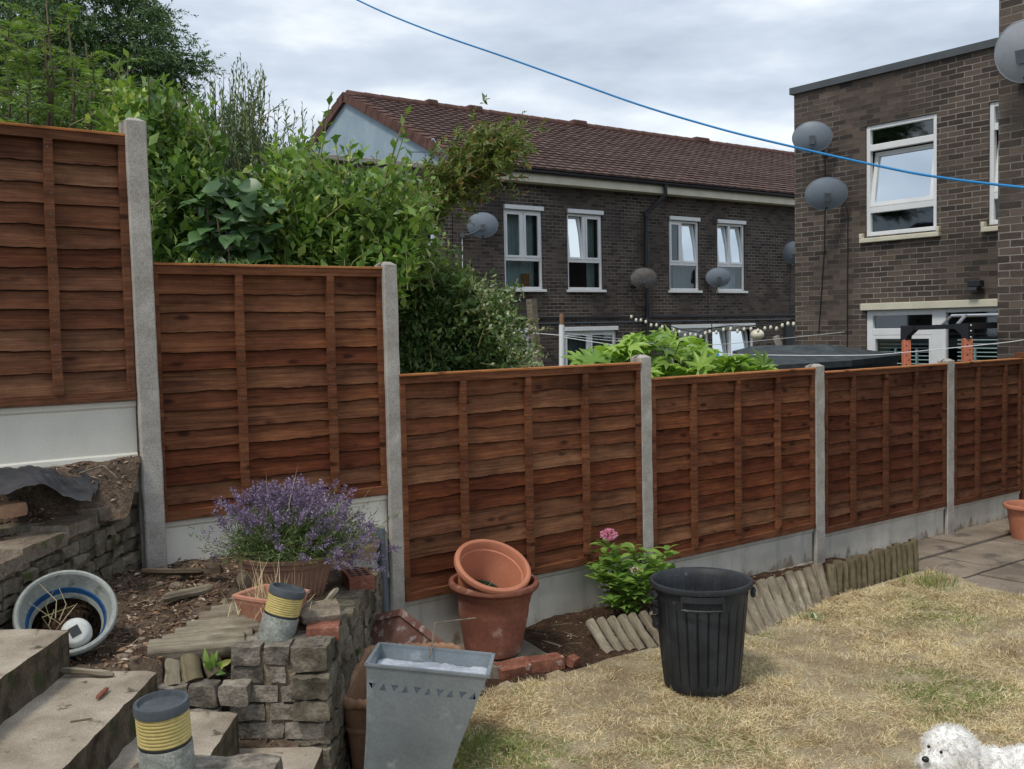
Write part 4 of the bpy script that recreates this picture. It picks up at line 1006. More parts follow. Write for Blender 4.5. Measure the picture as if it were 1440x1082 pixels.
# yellowish plank & dark slate at far left edge
m = MB(); p = onZ(2, 718, 1.17); m.rough((0, 0, 0), (.17, .10, .05), Matrix.Rotation(.9, 3, 'Z'), 5, .01, 12, .3, 3); o = m.build('broken_slab', M['terratan'], None, smooth=50); o.location = p; tag(o, 'mossy tan broken slab on the upper bed at the left edge', 'slab')
m = MB(); p = onZ(5, 745, 1.07); m.rough((0, 0, 0), (.28, .14, .03), Matrix.Rotation(.9, 3, 'Z'), 5, .006, 12, .1, 9); o = m.build('flat_stone', M['stone'], None, smooth=50); o.location = p; tag(o, 'thin grey flat stone below the tan slab at the left edge', 'stone')
# ================================================================== POTS AND GARDEN THINGS
def axisM(c, nrm_, spin=0):
    z = Vector(nrm_).normalized(); x = Vector((1, 0, 0)); x = (x-z*x.dot(z)).normalized(); y = z.cross(x)
    R = Matrix((x, y, z)).transposed() @ Matrix.Rotation(spin, 3, 'Z')
    return Matrix.Translation(Vector(c)) @ R.to_4x4()
def mthing(name, label, cat, Mx, group=None):
    o = thing(name, label, cat, (0, 0, 0), 0, group); o.location = Mx.to_translation(); o.rotation_euler = Mx.to_3x3().to_euler(); return o
def round_pot(label, Mx, rt, rb, h, mat, rim=.022, rings=(.62, .66, .70), band=.82, group=None, soil=.25, soilmat='soildark', name='terracotta_pot'):
    """Mx: matrix whose origin is the centre of the BASE, z up the pot"""
    t = mthing(name, label, 'plant pot', Mx, group); R = lambda z: rb+(rt-rim*1.1-rb)*(z/h)**.85
    pr = [(.0, .004), (rb-.01, .004), (rb, .012)]
    for k in range(1, 26):
        z = h*k/26*.9
        r = R(z)
        if z/h > band: r += .006
        for g in rings:
            if abs(z/h-g) < .012: r -= .003
        pr.append((r, z))
    zr = h-.05*h/.4
    pr += [(R(zr)+.006, zr), (rt-.010, h-.040), (rt-.001, h-.030), (rt+.001, h-.018), (rt-.004, h-.005), (rt-.014, h), (rt-.026, h-.002), (rt-.032, h-.010)]
    pr += [(rt-.036, h-.05), (rt-.042, h-.055)]
    for k in range(8, -1, -1): z = h*(soil+(.82-soil)*k/8); pr.append((R(z)-.008, z))
    MB().lathe(pr, 56).build('pot_body', M[mat], t, smooth=32)
    s = MB(); rs = R(h*soil)-.006; s.lathe([(rs*q, h*soil+nz(q*5, 1)*.01) for q in (1, .75, .5, .25, .001)], 30); s.build('soil', M[soilmat], t, smooth=True)
    return t
LZ = Vector((0, 0, 1))
# stacked pots
c0 = Vector((-.138, 5.60, .045))
n0 = Vector((.035, -.03, 1))
round_pot('large weathered terracotta pot standing on a slab, another pot tipped into it', axisM(c0, n0), .252, .152, .415, 'terraold', .026, soil=.55)
nn = Vector((.27, -.42, .86)).normalized()
cr_ = onP(694, 793, Vector((0, 1, 0)), 5.52)
up_pot = round_pot('clean orange terracotta pot tipped inside the large weathered pot', axisM(cr_-nn*.30, nn), .218, .13, .30, 'terra', .024, soil=.14)
M['greendark'] = plain('dark_green_plastic', (.015, .045, .03), .5, .4)
MB().lathe([(.115, .055), (.12, .075), (.105, .078), (.10, .062), (.03, .058), (.001, .058)], 30).build('inner_pot', M['greendark'], up_pot, smooth=40)
rp2 = np.array([nn.x, nn.y, nn.z]); 
leaves('dead_stalks', M['straw'], rng.normal(size=(26, 3))*[.05, .05, 0]+[0, -.02, .07], np.stack([rng.normal(size=26), rng.normal(size=26), rng.uniform(.3, 1.2, 26)], 1), rdir(26), .07, .003, TPL_B, None).parent = up_pot
# right-hand pot at the edge
round_pot('terracotta pot standing on the patio at the right edge', axisM((4.43, 8.66, -.062), LZ), .215, .14, .315, 'terra', .022, rings=(.70, .76, .82), band=.9, soil=.8)
# grey tilted pot
ng = Vector((.30, -.66, .69)).normalized(); cg = onP(93, 859, Vector((0, 1, 0)), 3.70)
M['greypot'] = mottled('chalky_grey_plastic', (.27, .29, .27), (.42, .44, .41), 4, .75, .25, .004, 60, .35, .25, spots=((.16, .18, .15), 9, .60))
M['blue'] = mottled('blue_plastic_liner', (.015, .07, .20), (.03, .14, .34), 8, .6, .2, .003, 60, .4, .3)
Mg = axisM(cg-ng*.22, ng)
gp = mthing('grey_plant_pot', 'chalky grey plastic pot lying tipped over beside the top step, blue liner inside', 'plant pot', Mg)
H = .22
MB().lathe([(0, 0), (.115, 0), (.125, .01), (.150, .10), (.168, .16), (.182, .175), (.196, .185), (.203, .198), (.203, .21), (.197, .22), (.187, .222), (.180, .214), (.172, .17), (.150, .12), (.146, .115), (.120, .02), (0, .018)], 60).build('pot_body', M['greypot'], gp, smooth=30)
MB().lathe([(.146, .075), (.158, .142), (.152, .144), (.140, .08)], 50).build('liner', M['blue'], gp, smooth=40)
m = MB(); m.lathe([(.146*q, .085+nz(q*3, 2)*.01-(1-q)*.02) for q in (1, .8, .6, .4, .2, .001)], 30, fr=lambda th, z: 1+.02*math.sin(5*th)); m.build('soil', M['soildark'], gp, smooth=True)
m = MB()
for k in range(7):
    a = k*.9; m.tube([(-.05+.02*math.cos(a), .03*math.sin(a), .08), (-.05+.05*math.cos(a), .06*math.sin(a)+.02, .15), (-.06+.09*math.cos(a*1.7), .07*math.sin(a)+.05, .20+.01*k)], [.003, .002, .001], 5)
m.build('dead_stalks', M['straw'], gp)
gp.scale = (.88, .88, .88); gp.location = cg-ng*.22*.88
# solar globe lamp inside
ls = onP(107, 890, Vector((0, 1, 0)), 3.66)
sl2 = mthing('solar_globe', 'white round solar garden lamp with black square cell lying in the grey pot', 'solar lamp', axisM(ls, (.22, -.86, .46)))
M['offwhite'] = mottled('dirty_white_plastic', (.50, .52, .50), (.68, .69, .66), 4, .5, .1, .003, 60, .2, .4)
MB().lathe([(.0, -.085), (.045, -.075), (.056, -.045), (.060, -.01), (.058, .012), (.050, .026), (.040, .030), (0, .031)], 40).build('globe', M['offwhite'], sl2, smooth=40)
MB().box((0, 0, .0325), (.040, .040, .004), Matrix.Rotation(.6, 3, 'Z')).build('solar_cell', M['black'], sl2); sl2.scale = (.9, .9, .9)

M['terrapale'] = mottled('pale_pinkish_terracotta', (.46, .21, .14), (.58, .30, .21), 5, .7, .12, .003, 60, .15, .25)
# lavender pot (elongated octagon) and the small trough
def oct_pot(name, label, c, rz, rx, ry, h, taper, mat, sides=8, rim=.018, soil=.8, smooth=0):
    t = thing(name, label, 'plant pot', c, rz); m = MB(); 
    prof = [(0, .0), (taper, 0), (taper+(1-taper)*.80, h*.80-.004), (taper+(1-taper)*.80+.03, h*.80), (.985, h*.90), (1.0, h*.905), (1.04, h*.92), (1.045, h*.985), (1.02, h), (.93, h), (.90, h*.97), (.86, h*soil), (.0, h*soil)]
    vs = []; n = sides*4; 
    def shape(th):
        k = sides; a = (th+math.pi/k) % (2*math.pi/k)-math.pi/k; r = math.cos(math.pi/k)/math.cos(a); return .8*r+.2
    for (q, z) in prof:
        for i in range(n):
            th = 2*math.pi*i/n; r = q*shape(th); vs.append((rx*r*math.cos(th), ry*r*math.sin(th), z))
    fs = [(i*n+k, i*n+(k+1) % n, (i+1)*n+(k+1) % n, (i+1)*n+k) for i in range(len(prof)-2) for k in range(n)]
    m.add(vs, fs); m.build('pot_body', M[mat], t, smooth=28)
    s = MB(); s.add(vs[(len(prof)-2)*n:(len(prof)-1)*n], [tuple(range(n))]); s.build('soil', M['soildark'], t)
    return t
pz = .70
lavpot = oct_pot('lavender_pot', 'faded brown ribbed pot holding the lavender bush', (-.985, 4.36, pz-.01), .12, .205, .165, .205, .70, 'terrabrown')
m = MB()
for i in range(40):
    th = 2*math.pi*i/40; k = 8; a = (th+math.pi/k) % (2*math.pi/k)-math.pi/k; r = (math.cos(math.pi/k)/math.cos(a))*.8+.2
    p0 = Vector((.205*.715*r*math.cos(th), .165*.715*r*math.sin(th), .005)); p1 = Vector((.205*.935*r*math.cos(th), .165*.935*r*math.sin(th), .155)); m.tube([p0, p1], .004, 5)
m.build('ribs', M['terrabrown'], lavpot, smooth=True)
st_ = oct_pot('small_trough', 'small orange terracotta trough of dead grass behind the tilted solar light', (-.945, 3.87, pz-.01), -.50, .155, .125, .165, .62, 'terrapale', sides=4, soil=.75)
n = 240; P = np.stack([rng.normal(size=n)*.06-.02, rng.normal(size=n)*.05, np.full(n, .09)], 1); D = rng.normal(size=(n, 3))*.55; D[:, 2] = rng.uniform(.3, 1.4, n)
o = leaves('dead_grass', M['straw'], P, D, rdir(n), rng.uniform(.04, .12, n), .0028, TPL_B); o.parent = st_
n = 34; P = np.stack([rng.uniform(-.10, .09, n), rng.normal(size=n)*.03, np.full(n, .09)], 1); D = rng.normal(size=(n, 3))*.22; D[:, 2] = 1
o = leaves('dead_grass', M['straw'], P, D, rdir(n), rng.uniform(.12, .26, n), .0035, TPL_B); o.parent = st_

# solar lights with ribbed yellow band
def solar_light(label, Mx, r=.069, hc=.15, hb=.085):
    t = mthing('solar_light', label, 'solar light', Mx, 'ribbed yellow solar lights')
    MB().lathe([(0, 0), (r*.98, 0), (r, .01), (r*.99, hc-.005), (r*.94, hc)], 48, fr=lambda th, z: 1+.012*nz(th*3, z*30)).build('concrete_base', M['conclamp'], t, smooth=40)
    MB().lathe([(r*.93, hc-.012), (r*.955, hc-.006), (r*.955, hc+.006), (r*.93, hc+.01)], 48).build('seal', M['black'], t, smooth=40)
    pr = []
    for k in range(9):
        z = hc+.006+hb*k/9; pr += [(r*.93, z), (r*.965, z+hb*.028), (r*.97, z+hb*.06), (r*.955, z+hb*.09), (r*.93, z+hb*.107)]
    MB().lathe(pr, 56).build('ribbed_band', M['yellow'], t, smooth=50)
    z = hc+hb+.004
    MB().lathe([(r*.93, z-.006), (r*1.0, z-.002), (r*1.01, z+.018), (r*.98, z+.024), (r*.86, z+.025), (r*.80, z+.012), (r*.4, z+.009), (0.001, z+.011)], 56, fr=lambda th, z: 1+.006*math.sin(2*th)).build('solar_cap', M['capdark'], t, smooth=45)
    return t
b1 = onP(230, 985, Vector((0, 1, 0)), 2.62)
solar_light('solar light with ribbed yellow band standing upright at the bottom edge, nearest the camera', axisM((b1.x+.008, 2.62, b1.z-.256), (-.03, -.07, 1)), .070)
b2 = onP(404, 832, Vector((0, 1, 0)), 3.72); nb = Vector((.26, .08, .96)).normalized()
solar_light('leaning solar light with ribbed yellow band on top of the crumbling stone pier', axisM(b2-nb*.205, nb), .067, .118, .074)

# things lying on the wall
def brick(label, c, size, R, mat='redbrick', name='loose_brick', amp=.004, holes=False, seg=8, rnd=.1):
    m = MB(); m.rough((0, 0, 0), size, R, seg, amp, 20, rnd, c[0]*9+c[1]); o = m.build(name, M[mat], None, smooth=55); o.location = c
    return tag(o, label, 'brick')
p = onZ(492, 822, .765)
pb = thing('perforated_brick', 'red brick with holes lying on the wall under the lavender flowers', 'brick', (p.x, 4.55, .72), .35)
m = MB(); m.rough((0, 0, .012), (.115, .19, .06), None, 8, .003, 20, .05, 4); m.build('brick_body', M['redbrick'], pb, smooth=50)
m = MB()
for i in range(3):
    for j in range(4): m.lathe([(.011, .0435), (.011, .0455), (0, .0455)], 12, Matrix.Translation((-.032+.032*i, -.06+.04*j, 0)))
m.build('holes', M['black'], pb)
p = onZ(450, 872, .745); m = MB(); m.rough((0, 0, 0), (.15, .17, .03), Matrix.Rotation(.3, 3, 'Z') @ Matrix.Rotation(.10, 3, 'X'), 6, .010, 14, .3, 17); o = m.build('flat_stone', M['copestone'], None, smooth=50); o.location = (p.x, p.y, .775); tag(o, 'pale flat stone piece resting on the orange brick, right of the leaning solar light', 'stone')
p = onZ(452, 893, .71); brick('broken orange brick under the pale flat stone, at the pier edge', (p.x+.01, p.y-.01, .735), (.12, .16, .05), Matrix.Rotation(.15, 3, 'Z'), 'redbrick')
p = onZ(436, 905, .70); brick('short grey block on the pier behind its front course', (p.x, p.y, .71), (.10, .09, .05), None, 'pierstone', 'stone_block')

# split-log edging lying flat on the bed
def logset(label, logs, mat, cat='log edging', group='rolls of log edging'):
    t = thing('log_edging', label, cat, logs[0][0], 0, group)
    for i, (a, b, r) in enumerate(logs):
        m = MB(); a = Vector(a); b = Vector(b); d = b-a; n = 14; P = []; rr = []
        for k in range(n+1):
            q = a+d*(k/n); P.append(q+noise.noise_vector(q*7+Vector((i*3.3, 0, 0)))*r*.18); rr.append(r*(.94+.16*nz(k*.9, i*7.1)))
        R = (P[-1]-P[0]).to_track_quat('X', 'Z'); Ri = R.inverted(); m.tube([Ri @ (q-P[0]) for q in P], rr, 20)
        m.v = [(x, y*(1+.22*nz(x*4, y*70+i, z*70)), z*(1+.22*nz(x*4+9, y*70, z*70+i))) for x, y, z in m.v]
        o = m.build('half_log', M[mat], t, smooth=45); o.location = P[0]-t.location; o.rotation_euler = R.to_euler()
    return t
lg = []
ya = [3.66, 3.72, 3.78, 3.84, 3.90, 3.96, 4.02]
for i, y in enumerate(ya):
    zl = .705+.010*i; xa = -1.335+.028*i; xb = -1.0+.012*i+(.03 if i > 2 else 0)
    lg.append(((xa, y-.03, zl), (xb, y+.035, zl+.006), .037 if i else .045))
logset('grey split-log edging laid flat on the soil like a little raft', lg, 'greywood')
for k, (px, py, lab, r, hgt, mat) in enumerate([(243, 962, 'short splintered grey log stub, leftmost of three below the log raft', .030, .13, 'greywood'), (272, 955, 'mossy cut log stub, middle of three below the log raft', .036, .14, 'mosswood'), (305, 946, 'leaning log stub, rightmost of three beside the green weed', .034, .14, 'darkwood')]):
    b = onP(px, py, Vector((0, 1, 0)), 3.57+.02*k); m = MB(); tp = Vector((-.02-.02*k, .07, hgt*.72)); P = [Vector((0, 0, 0)), tp*.5, tp]
    R = tp.to_track_quat('X', 'Z'); Ri = R.inverted(); P = [tp*(j/6) for j in range(7)]; m.tube([Ri @ (q+noise.noise_vector(q*30)*.004) for q in P], [r*(1+.15*nz(j*.9, k)) for j in range(7)], 14); o = m.build('log_stub', M[mat], None, smooth=45); o.location = b-Vector((0, 0, .01)); o.rotation_euler = R.to_euler(); tag(o, lab, 'log')

# standing log edgings along the lower bed
lg = []
for k in range(8):
    f = k/7; bx = onZ(858+f*105, 918-f*12, .0); tx = onZ(829+f*104, 874-f*14, .135)
    lg.append(((bx.x, bx.y, -.01), (tx.x, tx.y, .135), .030))
logset('pale grey half-round log edging leaning left of the black bin', lg, 'greywood')
lg = []
for k in range(10):
    f = k/9; bx = onZ(1062+f*100, 893-f*52, .0); tx = onZ(1030+f*118, 832-f*36, .19)
    lg.append(((bx.x, bx.y, -.02), (tx.x, tx.y, .19+.012*math.sin(k*2.3)), .036))
logset('rough brown-grey log edging leaning right of the black bin', lg, 'greywood')
lg = []
for k in range(15):
    f = k/14; bx = onZ(1172+f*98, 838-f*28, .0); bx = bx+E_*(.01*k*0)
    s0 = 5.86+f*1.0; q = SN(s0, 4.17+.004*math.sin(k*1.7)); h_ = .195+.01*math.sin(k*1.9)+.02*(f)
    lg.append(((q.x, q.y, -.05), (q.x-.006, q.y+.01, h_), .034))
logset('upright dark mossy log edging at the end of the lawn by the patio', lg, 'mosswood')

# slab and bricks by the stacked pots
m = MB(); m.rough((0, 0, 0), (.62, .40, .05), Matrix.Rotation(FANG-.12, 3, 'Z') @ Matrix.Rotation(.03, 3, 'X'), 8, .006, 8, .05, 31); o = m.build('paving_slab', M['slab'], None, smooth=50); o.location = (-.20, 5.60, .018); tag(o, 'mossy paving slab under the stacked terracotta pots', 'slab')
for k, (px, py, sz, rz, mat, lab, rx) in enumerate([(690, 950, (.10, .09, .07), .5, 'slab', 'small grey broken block between the galvanised planter and the red bricks', 0), (722, 946, (.20, .10, .065), .55, 'redbrick', 'red brick with mortar smears lying in front of the stacked pots', .2), (766, 938, (.20, .10, .065), .42, 'redbrick', 'red brick with a blackened side, right end of the row in front of the pots', 0), (806, 935, (.06, .05, .05), .9, 'redbrick', 'small orange brick fragment at the end of the brick row', .3)]):
    p = onZ(px, py, .02); brick(lab, (p.x, p.y+.03, .03), sz, Matrix.Rotation(rz, 3, 'Z') @ Matrix.Rotation(rx, 3, 'X'), mat)

# galvanised planter
M['zinc'] = mottled('galvanised_zinc', (.25, .29, .31), (.38, .42, .45), 4, .42, .10, .003, 90, .22, .5, metal=.55, spots=((.42, .47, .50), 7, .60))
def lerp4(A, B, f): return [a.lerp(b, f) for a, b in zip(A, B)]
fl_, fr_, br_, bl_ = [onZ(x, y, .64) for x, y in ((512, 941.5), (678, 949.5), (652, 924), (503, 913))]
ax_ = (fr_-fl_).normalized(); ay_ = Vector((-ax_.y, ax_.x, 0)); wx_, wy_ = (fr_-fl_).length/2, .12; c_ = (fl_+fr_)/2+ay_*wy_
top = [c_-ax_*wx_-ay_*wy_, c_+ax_*wx_-ay_*wy_, c_+ax_*wx_+ay_*wy_, c_-ax_*wx_+ay_*wy_]
zp = mthing('galvanised_planter', 'tall flared grey metal planter with a band of cut-out triangles', 'planter', Matrix.Translation((c_.x, c_.y, .645)) @ Matrix.Rotation(math.atan2(ax_.y, ax_.x)*.35, 4, 'Z') @ Matrix.Rotation(math.radians(5.5), 4, 'Y') @ Matrix.Translation((0, 0, -.64)))
m = MB()
def sec(f, ins=0):   # f: 0 top .. 1 bottom; concave flare
    k = 1-.36*(1-(1-f)**1.7); a, b = wx_*k-ins, wy_*(1-.30*(1-(1-f)**1.7))-ins; z = .64*(1-f); d_ = -.085*f; return [(-a+d_, -b, z), (a+d_, -b, z), (a+d_, b, z), (-a+d_, b, z)]
# triangles cut out of the front: build front as grid with holes
ns = 22; tri = []
fz = lambda z: 1-z/.64
zt, zb_ = .577, .549; ntri = 10
def fx(u, z, side=0, ins=0):
    s = sec(fz(z), ins); a, b = Vector(s[side]), Vector(s[(side+1) % 4]); return a.lerp(b, u)
for side in range(4):
    cols = ntri
    # rows above and below the band
    for (za, zb2, n_) in ((.64, zt, 3), (zb_, 0.0, 18)):
        for r_ in range(n_):
            z1_, z0_ = za+(zb2-za)*r_/n_, za+(zb2-za)*(r_+1)/n_
            for k in range(cols): m.add([fx(k/cols, z0_, side), fx((k+1)/cols, z0_, side), fx((k+1)/cols, z1_, side), fx(k/cols, z1_, side)], [(0, 1, 2, 3)])
    for k in range(cols):
        u0, u1 = k/cols, (k+1)/cols; a, b, c2, d = fx(u0, zb_, side), fx(u1, zb_, side), fx(u1, zt, side), fx(u0, zt, side)
        if side in (0, 2):
            g = .18; um = (u0+u1)/2; e = (u1-u0)*g
            if k % 2: A_, B_, C_ = fx(u0+e, zb_+.002, side), fx(u1-e, zb_+.002, side), fx(um, zt-.002, side)
            else: A_, B_, C_ = fx(u0+e, zt-.002, side), fx(u1-e, zt-.002, side), fx(um, zb_+.002, side)
            if k % 2: m.add([a, b, c2, d, A_, B_, C_], [(0, 1, 5, 4), (1, 2, 6, 5), (0, 4, 6, 3), (2, 3, 6)])
            else: m.add([a, b, c2, d, A_, B_, C_], [(3, 4, 5, 2), (0, 6, 4, 3), (1, 2, 5, 6), (0, 1, 6)])
        else: m.add([a, b, c2, d], [(0, 1, 2, 3)])
m.build('planter_body', M['zinc'], zp)
m = MB()   # inner skin and rolled rim
for side in range(4):
    for (za, zb2) in ((.64, .60), (.60, .585)): m.add([fx(0, za, side, .004), fx(1, za, side, .004), fx(1, zb2, side, .004), fx(0, zb2, side, .004)], [(0, 1, 2, 3)])
rim = [Vector(q) for q in sec(0)]
for i in range(4):
    a, b = rim[i], rim[(i+1) % 4]; cc = (a+b)/2; cc.z = .642; d = b-a
    m.box(cc, (d.length+.010, .012, .008), Matrix.Rotation(math.atan2(d.y, d.x), 3, 'Z'))
m.build('rim', M['zinc'], zp)
M['sheet'] = mottled('crinkled_grey_sheet', (.28, .31, .36), (.50, .54, .60), 14, .7, .5, .006, 60, .3, .3)
m = MB(); nx, ny = 40, 16; V = []
for i in range(nx+1):
    for j in range(ny+1):
        u, v = i/nx, j/ny; q = Vector((-wx_*.955+2*wx_*.955*u, -wy_*.93+2*wy_*.93*v, .598+nz(u*9, v*5)*.010+nz(u*22, v*12)*.006-(.012*max(0, 1-min(v, 1-v)*9)))); V.append(q)
m.add(V, [(i*(ny+1)+j, (i+1)*(ny+1)+j, (i+1)*(ny+1)+j+1, i*(ny+1)+j+1) for i in range(nx) for j in range(ny)]); m.build('inner_lining', M['sheet'], zp, smooth=True)
m = MB()
for side in (0, 2): m.add([fx(.02, .59, side, .010), fx(.98, .59, side, .010), fx(.98, .54, side, .010), fx(.02, .54, side, .010)], [(0, 1, 2, 3)])
m.build('inner_lining', M['sheet'], zp)

# woven-rim planter
wp = thing('woven_rim_planter', 'tan terracotta trough with rope-patterned rim, wedged behind the galvanised planter', 'planter', (-.475, 4.13, .03), -.03)
def rrect(hx, hy, r, n=6):
    o = []
    for cx, cy, a0 in ((hx-r, -hy+r, -90), (hx-r, hy-r, 0), (-hx+r, hy-r, 90), (-hx+r, -hy+r, 180)):
        for k in range(n+1):
            a = math.radians(a0+90*k/n); o.append((cx+r*math.cos(a), cy+r*math.sin(a)))
    return o
m = MB(); prof = [(.72, .0), (.80, .10), (.83, .105), (.83, .115), (.81, .12), (.88, .28), (.91, .285), (.91, .295), (.89, .30), (.95, .37), (.95, .40), (.86, .40), (.84, .36), (.70, .10)]
hx, hy = .20, .34; vs = []; k = None
for (q, z) in prof:
    rr = rrect(hx*q/.95, hy-(.95-q)*hx*1.05, .07*q/.95); k = len(rr); vs += [(x, y, z) for x, y in rr]
fs = [(i*k+a, i*k+(a+1) % k, (i+1)*k+(a+1) % k, (i+1)*k+a) for i in range(len(prof)-1) for a in range(k)]; m.add(vs, fs); m.build('planter_body', M['terratan'], wp, smooth=35)
m = MB(); m.add([(x*.8, y*.85, .24+nz(x*9, y*9)*.02) for x, y in rrect(hx, hy, .06)], [tuple(range(len(rrect(hx, hy, .06))))]); m.build('soil', M['soildark'], wp)
m = MB(); loop = rrect(hx+.004, hy+.004, .075, 8); P = [Vector((x, y, .405)) for x, y in loop]; L_ = []
for i in range(len(P)):
    a, b = P[i], P[(i+1) % len(P)]; nseg = max(1, int((b-a).length/.008))
    for j in range(nseg): L_.append(a.lerp(b, j/nseg))
m.tube(L_+[L_[0]], [.020+.0035*math.sin(i*1.9) for i in range(len(L_)+1)], 10); m.build('rope_rim', M['terratan'], wp, smooth=50)
for kk in range(3):
    m = MB(); m.rough((.03, -.05+.08*kk, .37), (.05, .34, .10), Matrix.Rotation(.3+kk*.12, 3, 'Y') @ Matrix.Rotation(.1*kk, 3, 'Z'), 5, .008, 14, .2, kk+2); o = m.build('slate_piece', M['copestone' if kk != 1 else 'black'], None, smooth=45)
    o.location = wp.location; tag(o, ['pale broken slate upright in the rope-rimmed planter', 'dark shard standing in the middle of the rope-rimmed planter', 'second pale slate nearest the metal planter, in the rope-rimmed planter'][kk], 'slate')
# brown square planter on its side
bp0 = onP(560, 893, Vector((0, 1, 0)), 4.72)
M['speckterra'] = mottled('limescaled_brown_terracotta', (.22, .10, .07), (.36, .19, .145), 5, .85, .2, .003, 50, .3, .2, spots=((.50, .40, .35), 24, .55))
Rb = Matrix.Rotation(.42, 3, 'Y') @ Matrix.Rotation(-.75, 3, 'X') @ Matrix.Rotation(.55, 3, 'Z')
bp = mthing('square_planter', 'brown limescaled square planter tipped on its corner against the fence post', 'planter', Matrix.Translation((bp0.x, 4.78, bp0.z-.06)) @ Rb.to_4x4())
m = MB(); prof = [(.10, -.24), (.165, .015), (.175, .016), (.178, .05), (.155, .05), (.09, -.22)]; vs = []
for (q, z) in prof:
    rr = rrect(q, q, .012, 3); k = len(rr); vs += [(x, y, z) for x, y in rr]
fs = [(i*k+a, i*k+(a+1) % k, (i+1)*k+(a+1) % k, (i+1)*k+a) for i in range(len(prof)-1) for a in range(k)]+[tuple(range(k-1, -1, -1)), tuple((len(prof)-1)*k+a for a in range(k))]
m.add(vs, fs); m.build('planter_body', M['speckterra'], bp, smooth=35)
# drain pipe behind the wall
m = MB(); a = onN(535, 765, 4.72); a2 = Vector((a.x, a.y, .02)); m.tube([a2+Vector((.028, -.03, 0)), Vector((a.x, a.y, .80))], .026, 14); o = m.build('drain_pipe', M['darkmetal'], None, smooth=40); tag(o, 'dark grey plastic pipe standing against the fence post behind the stone wall', 'pipe')

# black dustbin
bin_ = thing('dustbin', 'battered black ribbed plastic dustbin without a lid on the lawn', 'dustbin', (.945, 5.14, -.005), .1)
M['binplastic'] = mottled('scuffed_black_plastic', (.016, .018, .021), (.045, .05, .057), 5, .55, .25, .004, 80, .35, .35, spots=((.11, .115, .12), 16, .66))
rt, rb, h = .250, .192, .555; NR = 120
def binr(th, z):
    if z > .46 or z < .03: return 1
    k = max(0, math.cos(th*26))**6; return 1-.055*k*min(1, (z-.02)/.04, (.47-z)/.04)+.006*nz(math.cos(th)*2, math.sin(th)*2, z*5)
pr = [(0, .012), (rb*.6, .012), (rb-.012, 0), (rb, .014)]+[(rb+(rt-.010-rb)*(k/22)**.9, .02+(h-.05)*k/22) for k in range(1, 23)]
pr += [(rt-.004, h-.028), (rt+.010, h-.026), (rt+.014, h-.012), (rt+.010, h), (rt-.004, h+.001), (rt-.012, h-.006)]
pr += [(rb-.012+(rt-.018-rb)*(k/10)**.9, .025+(h-.06)*k/10) for k in range(10, -1, -1)]+[(0, .02)]
MB().lathe(pr, 312, fr=binr).build('bin_body', M['binplastic'], bin_, smooth=50)
def bh_(a0):
    m = MB(); pts = []
    for z, rr_ in ((.505, .258), (.455, .262)):
        pass
    w_ = .20; P = []
    for t_ in (-.5, .5): P.append((a0+t_*w_/.25*1.0))
    A = [Vector((.262*math.cos(a), .262*math.sin(a), z)) for a, z in ((P[0], .515), (P[0], .462))]
    B = [Vector((.266*math.cos(P[0]+(P[1]-P[0])*k/8), .266*math.sin(P[0]+(P[1]-P[0])*k/8), .458)) for k in range(9)]
    Cc = [Vector((.262*math.cos(P[1]), .262*math.sin(P[1]), .515))]
    m.tube(A+B+Cc, .006, 8); 
    for (za, zb2) in ((.50, .512),):
        for k in range(8):
            a = P[0]+(P[1]-P[0])*(k+.5)/8; m.box((.256*math.cos(a), .256*math.sin(a), .51), (.014, .03, .03), Matrix.Rotation(a, 3, 'Z'))
    return m
bh_(-1.72-.1).build('handle', M['binplastic'], bin_, smooth=40); bh_(1.42-.1).build('handle', M['binplastic'], bin_, smooth=40)
m = MB()
for k, (a, z) in enumerate(((-.30, .505), (-.45, .50), (-2.95, .50), (-2.92, .46), (-2.90, .42), (-2.93, .38), (-2.88, .35))): m.rough((.262*math.cos(a), .262*math.sin(a), z), (.018, .045, .03), Matrix.Rotation(a, 3, 'Z'), 3, .008, 40, .6, k*5.)
m.build('torn_lugs', M['binplastic'], bin_, smooth=40)
# ================================================================== SHRUBS AND TREES
M['lf_hyd'] = leafmat('fresh_green_leaves', (.13, .25, .045), (.30, .44, .10), .4, .3, (.20, .34, .07), .3)
M['lf_bright'] = leafmat('bright_green_leaves', (0.091, 0.183, 0.037), (0.293, 0.427, 0.098), .36, .5, (0.512, 0.561, 0.171), .3)
M['lf_yellowgreen'] = leafmat('yellow_green_leaves', (.080, .165, .042), (.27, .41, .105), .36, .5, (.36, .42, .13), .25)
M['lf_mid'] = leafmat('mid_green_leaves', (0.055, 0.122, 0.034), (0.207, 0.329, 0.091), .36, .5, (0.317, 0.439, 0.122), .22)
M['lf_dark'] = leafmat('dark_green_leaves', (.045, .095, .028), (.125, .205, .058), .42, .4, (.20, .30, .09), .22)
M['lf_big'] = leafmat('large_dark_leaves', (.035, .085, .03), (.09, .175, .06), .38, .35, (.14, .25, .08), .15)
M['lf_olive'] = leafmat('grey_green_narrow_leaves', (0.073, 0.110, 0.067), (0.183, 0.244, 0.134), .5, .35, (0.293, 0.366, 0.207), .2)
M['lf_conifer'] = leafmat('dark_tree_needles', (0.022, 0.055, 0.017), (0.073, 0.146, 0.037), .5, .45, (0.134, 0.232, 0.049), .15)
M['lf_frond'] = leafmat('light_green_fronds', (.07, .14, .035), (.21, .31, .085), .45, .5, (.27, .36, .12), .3)
M['lf_red'] = leafmat('olive_reddish_leaves', (0.085, 0.122, 0.030), (0.207, 0.268, 0.061), .42, .3, (0.342, 0.183, 0.085), .25)
M['lf_varieg'] = leafmat('cream_edged_leaves', (.10, .17, .06), (.40, .46, .25), .5, .2, (.70, .70, .52), .2)
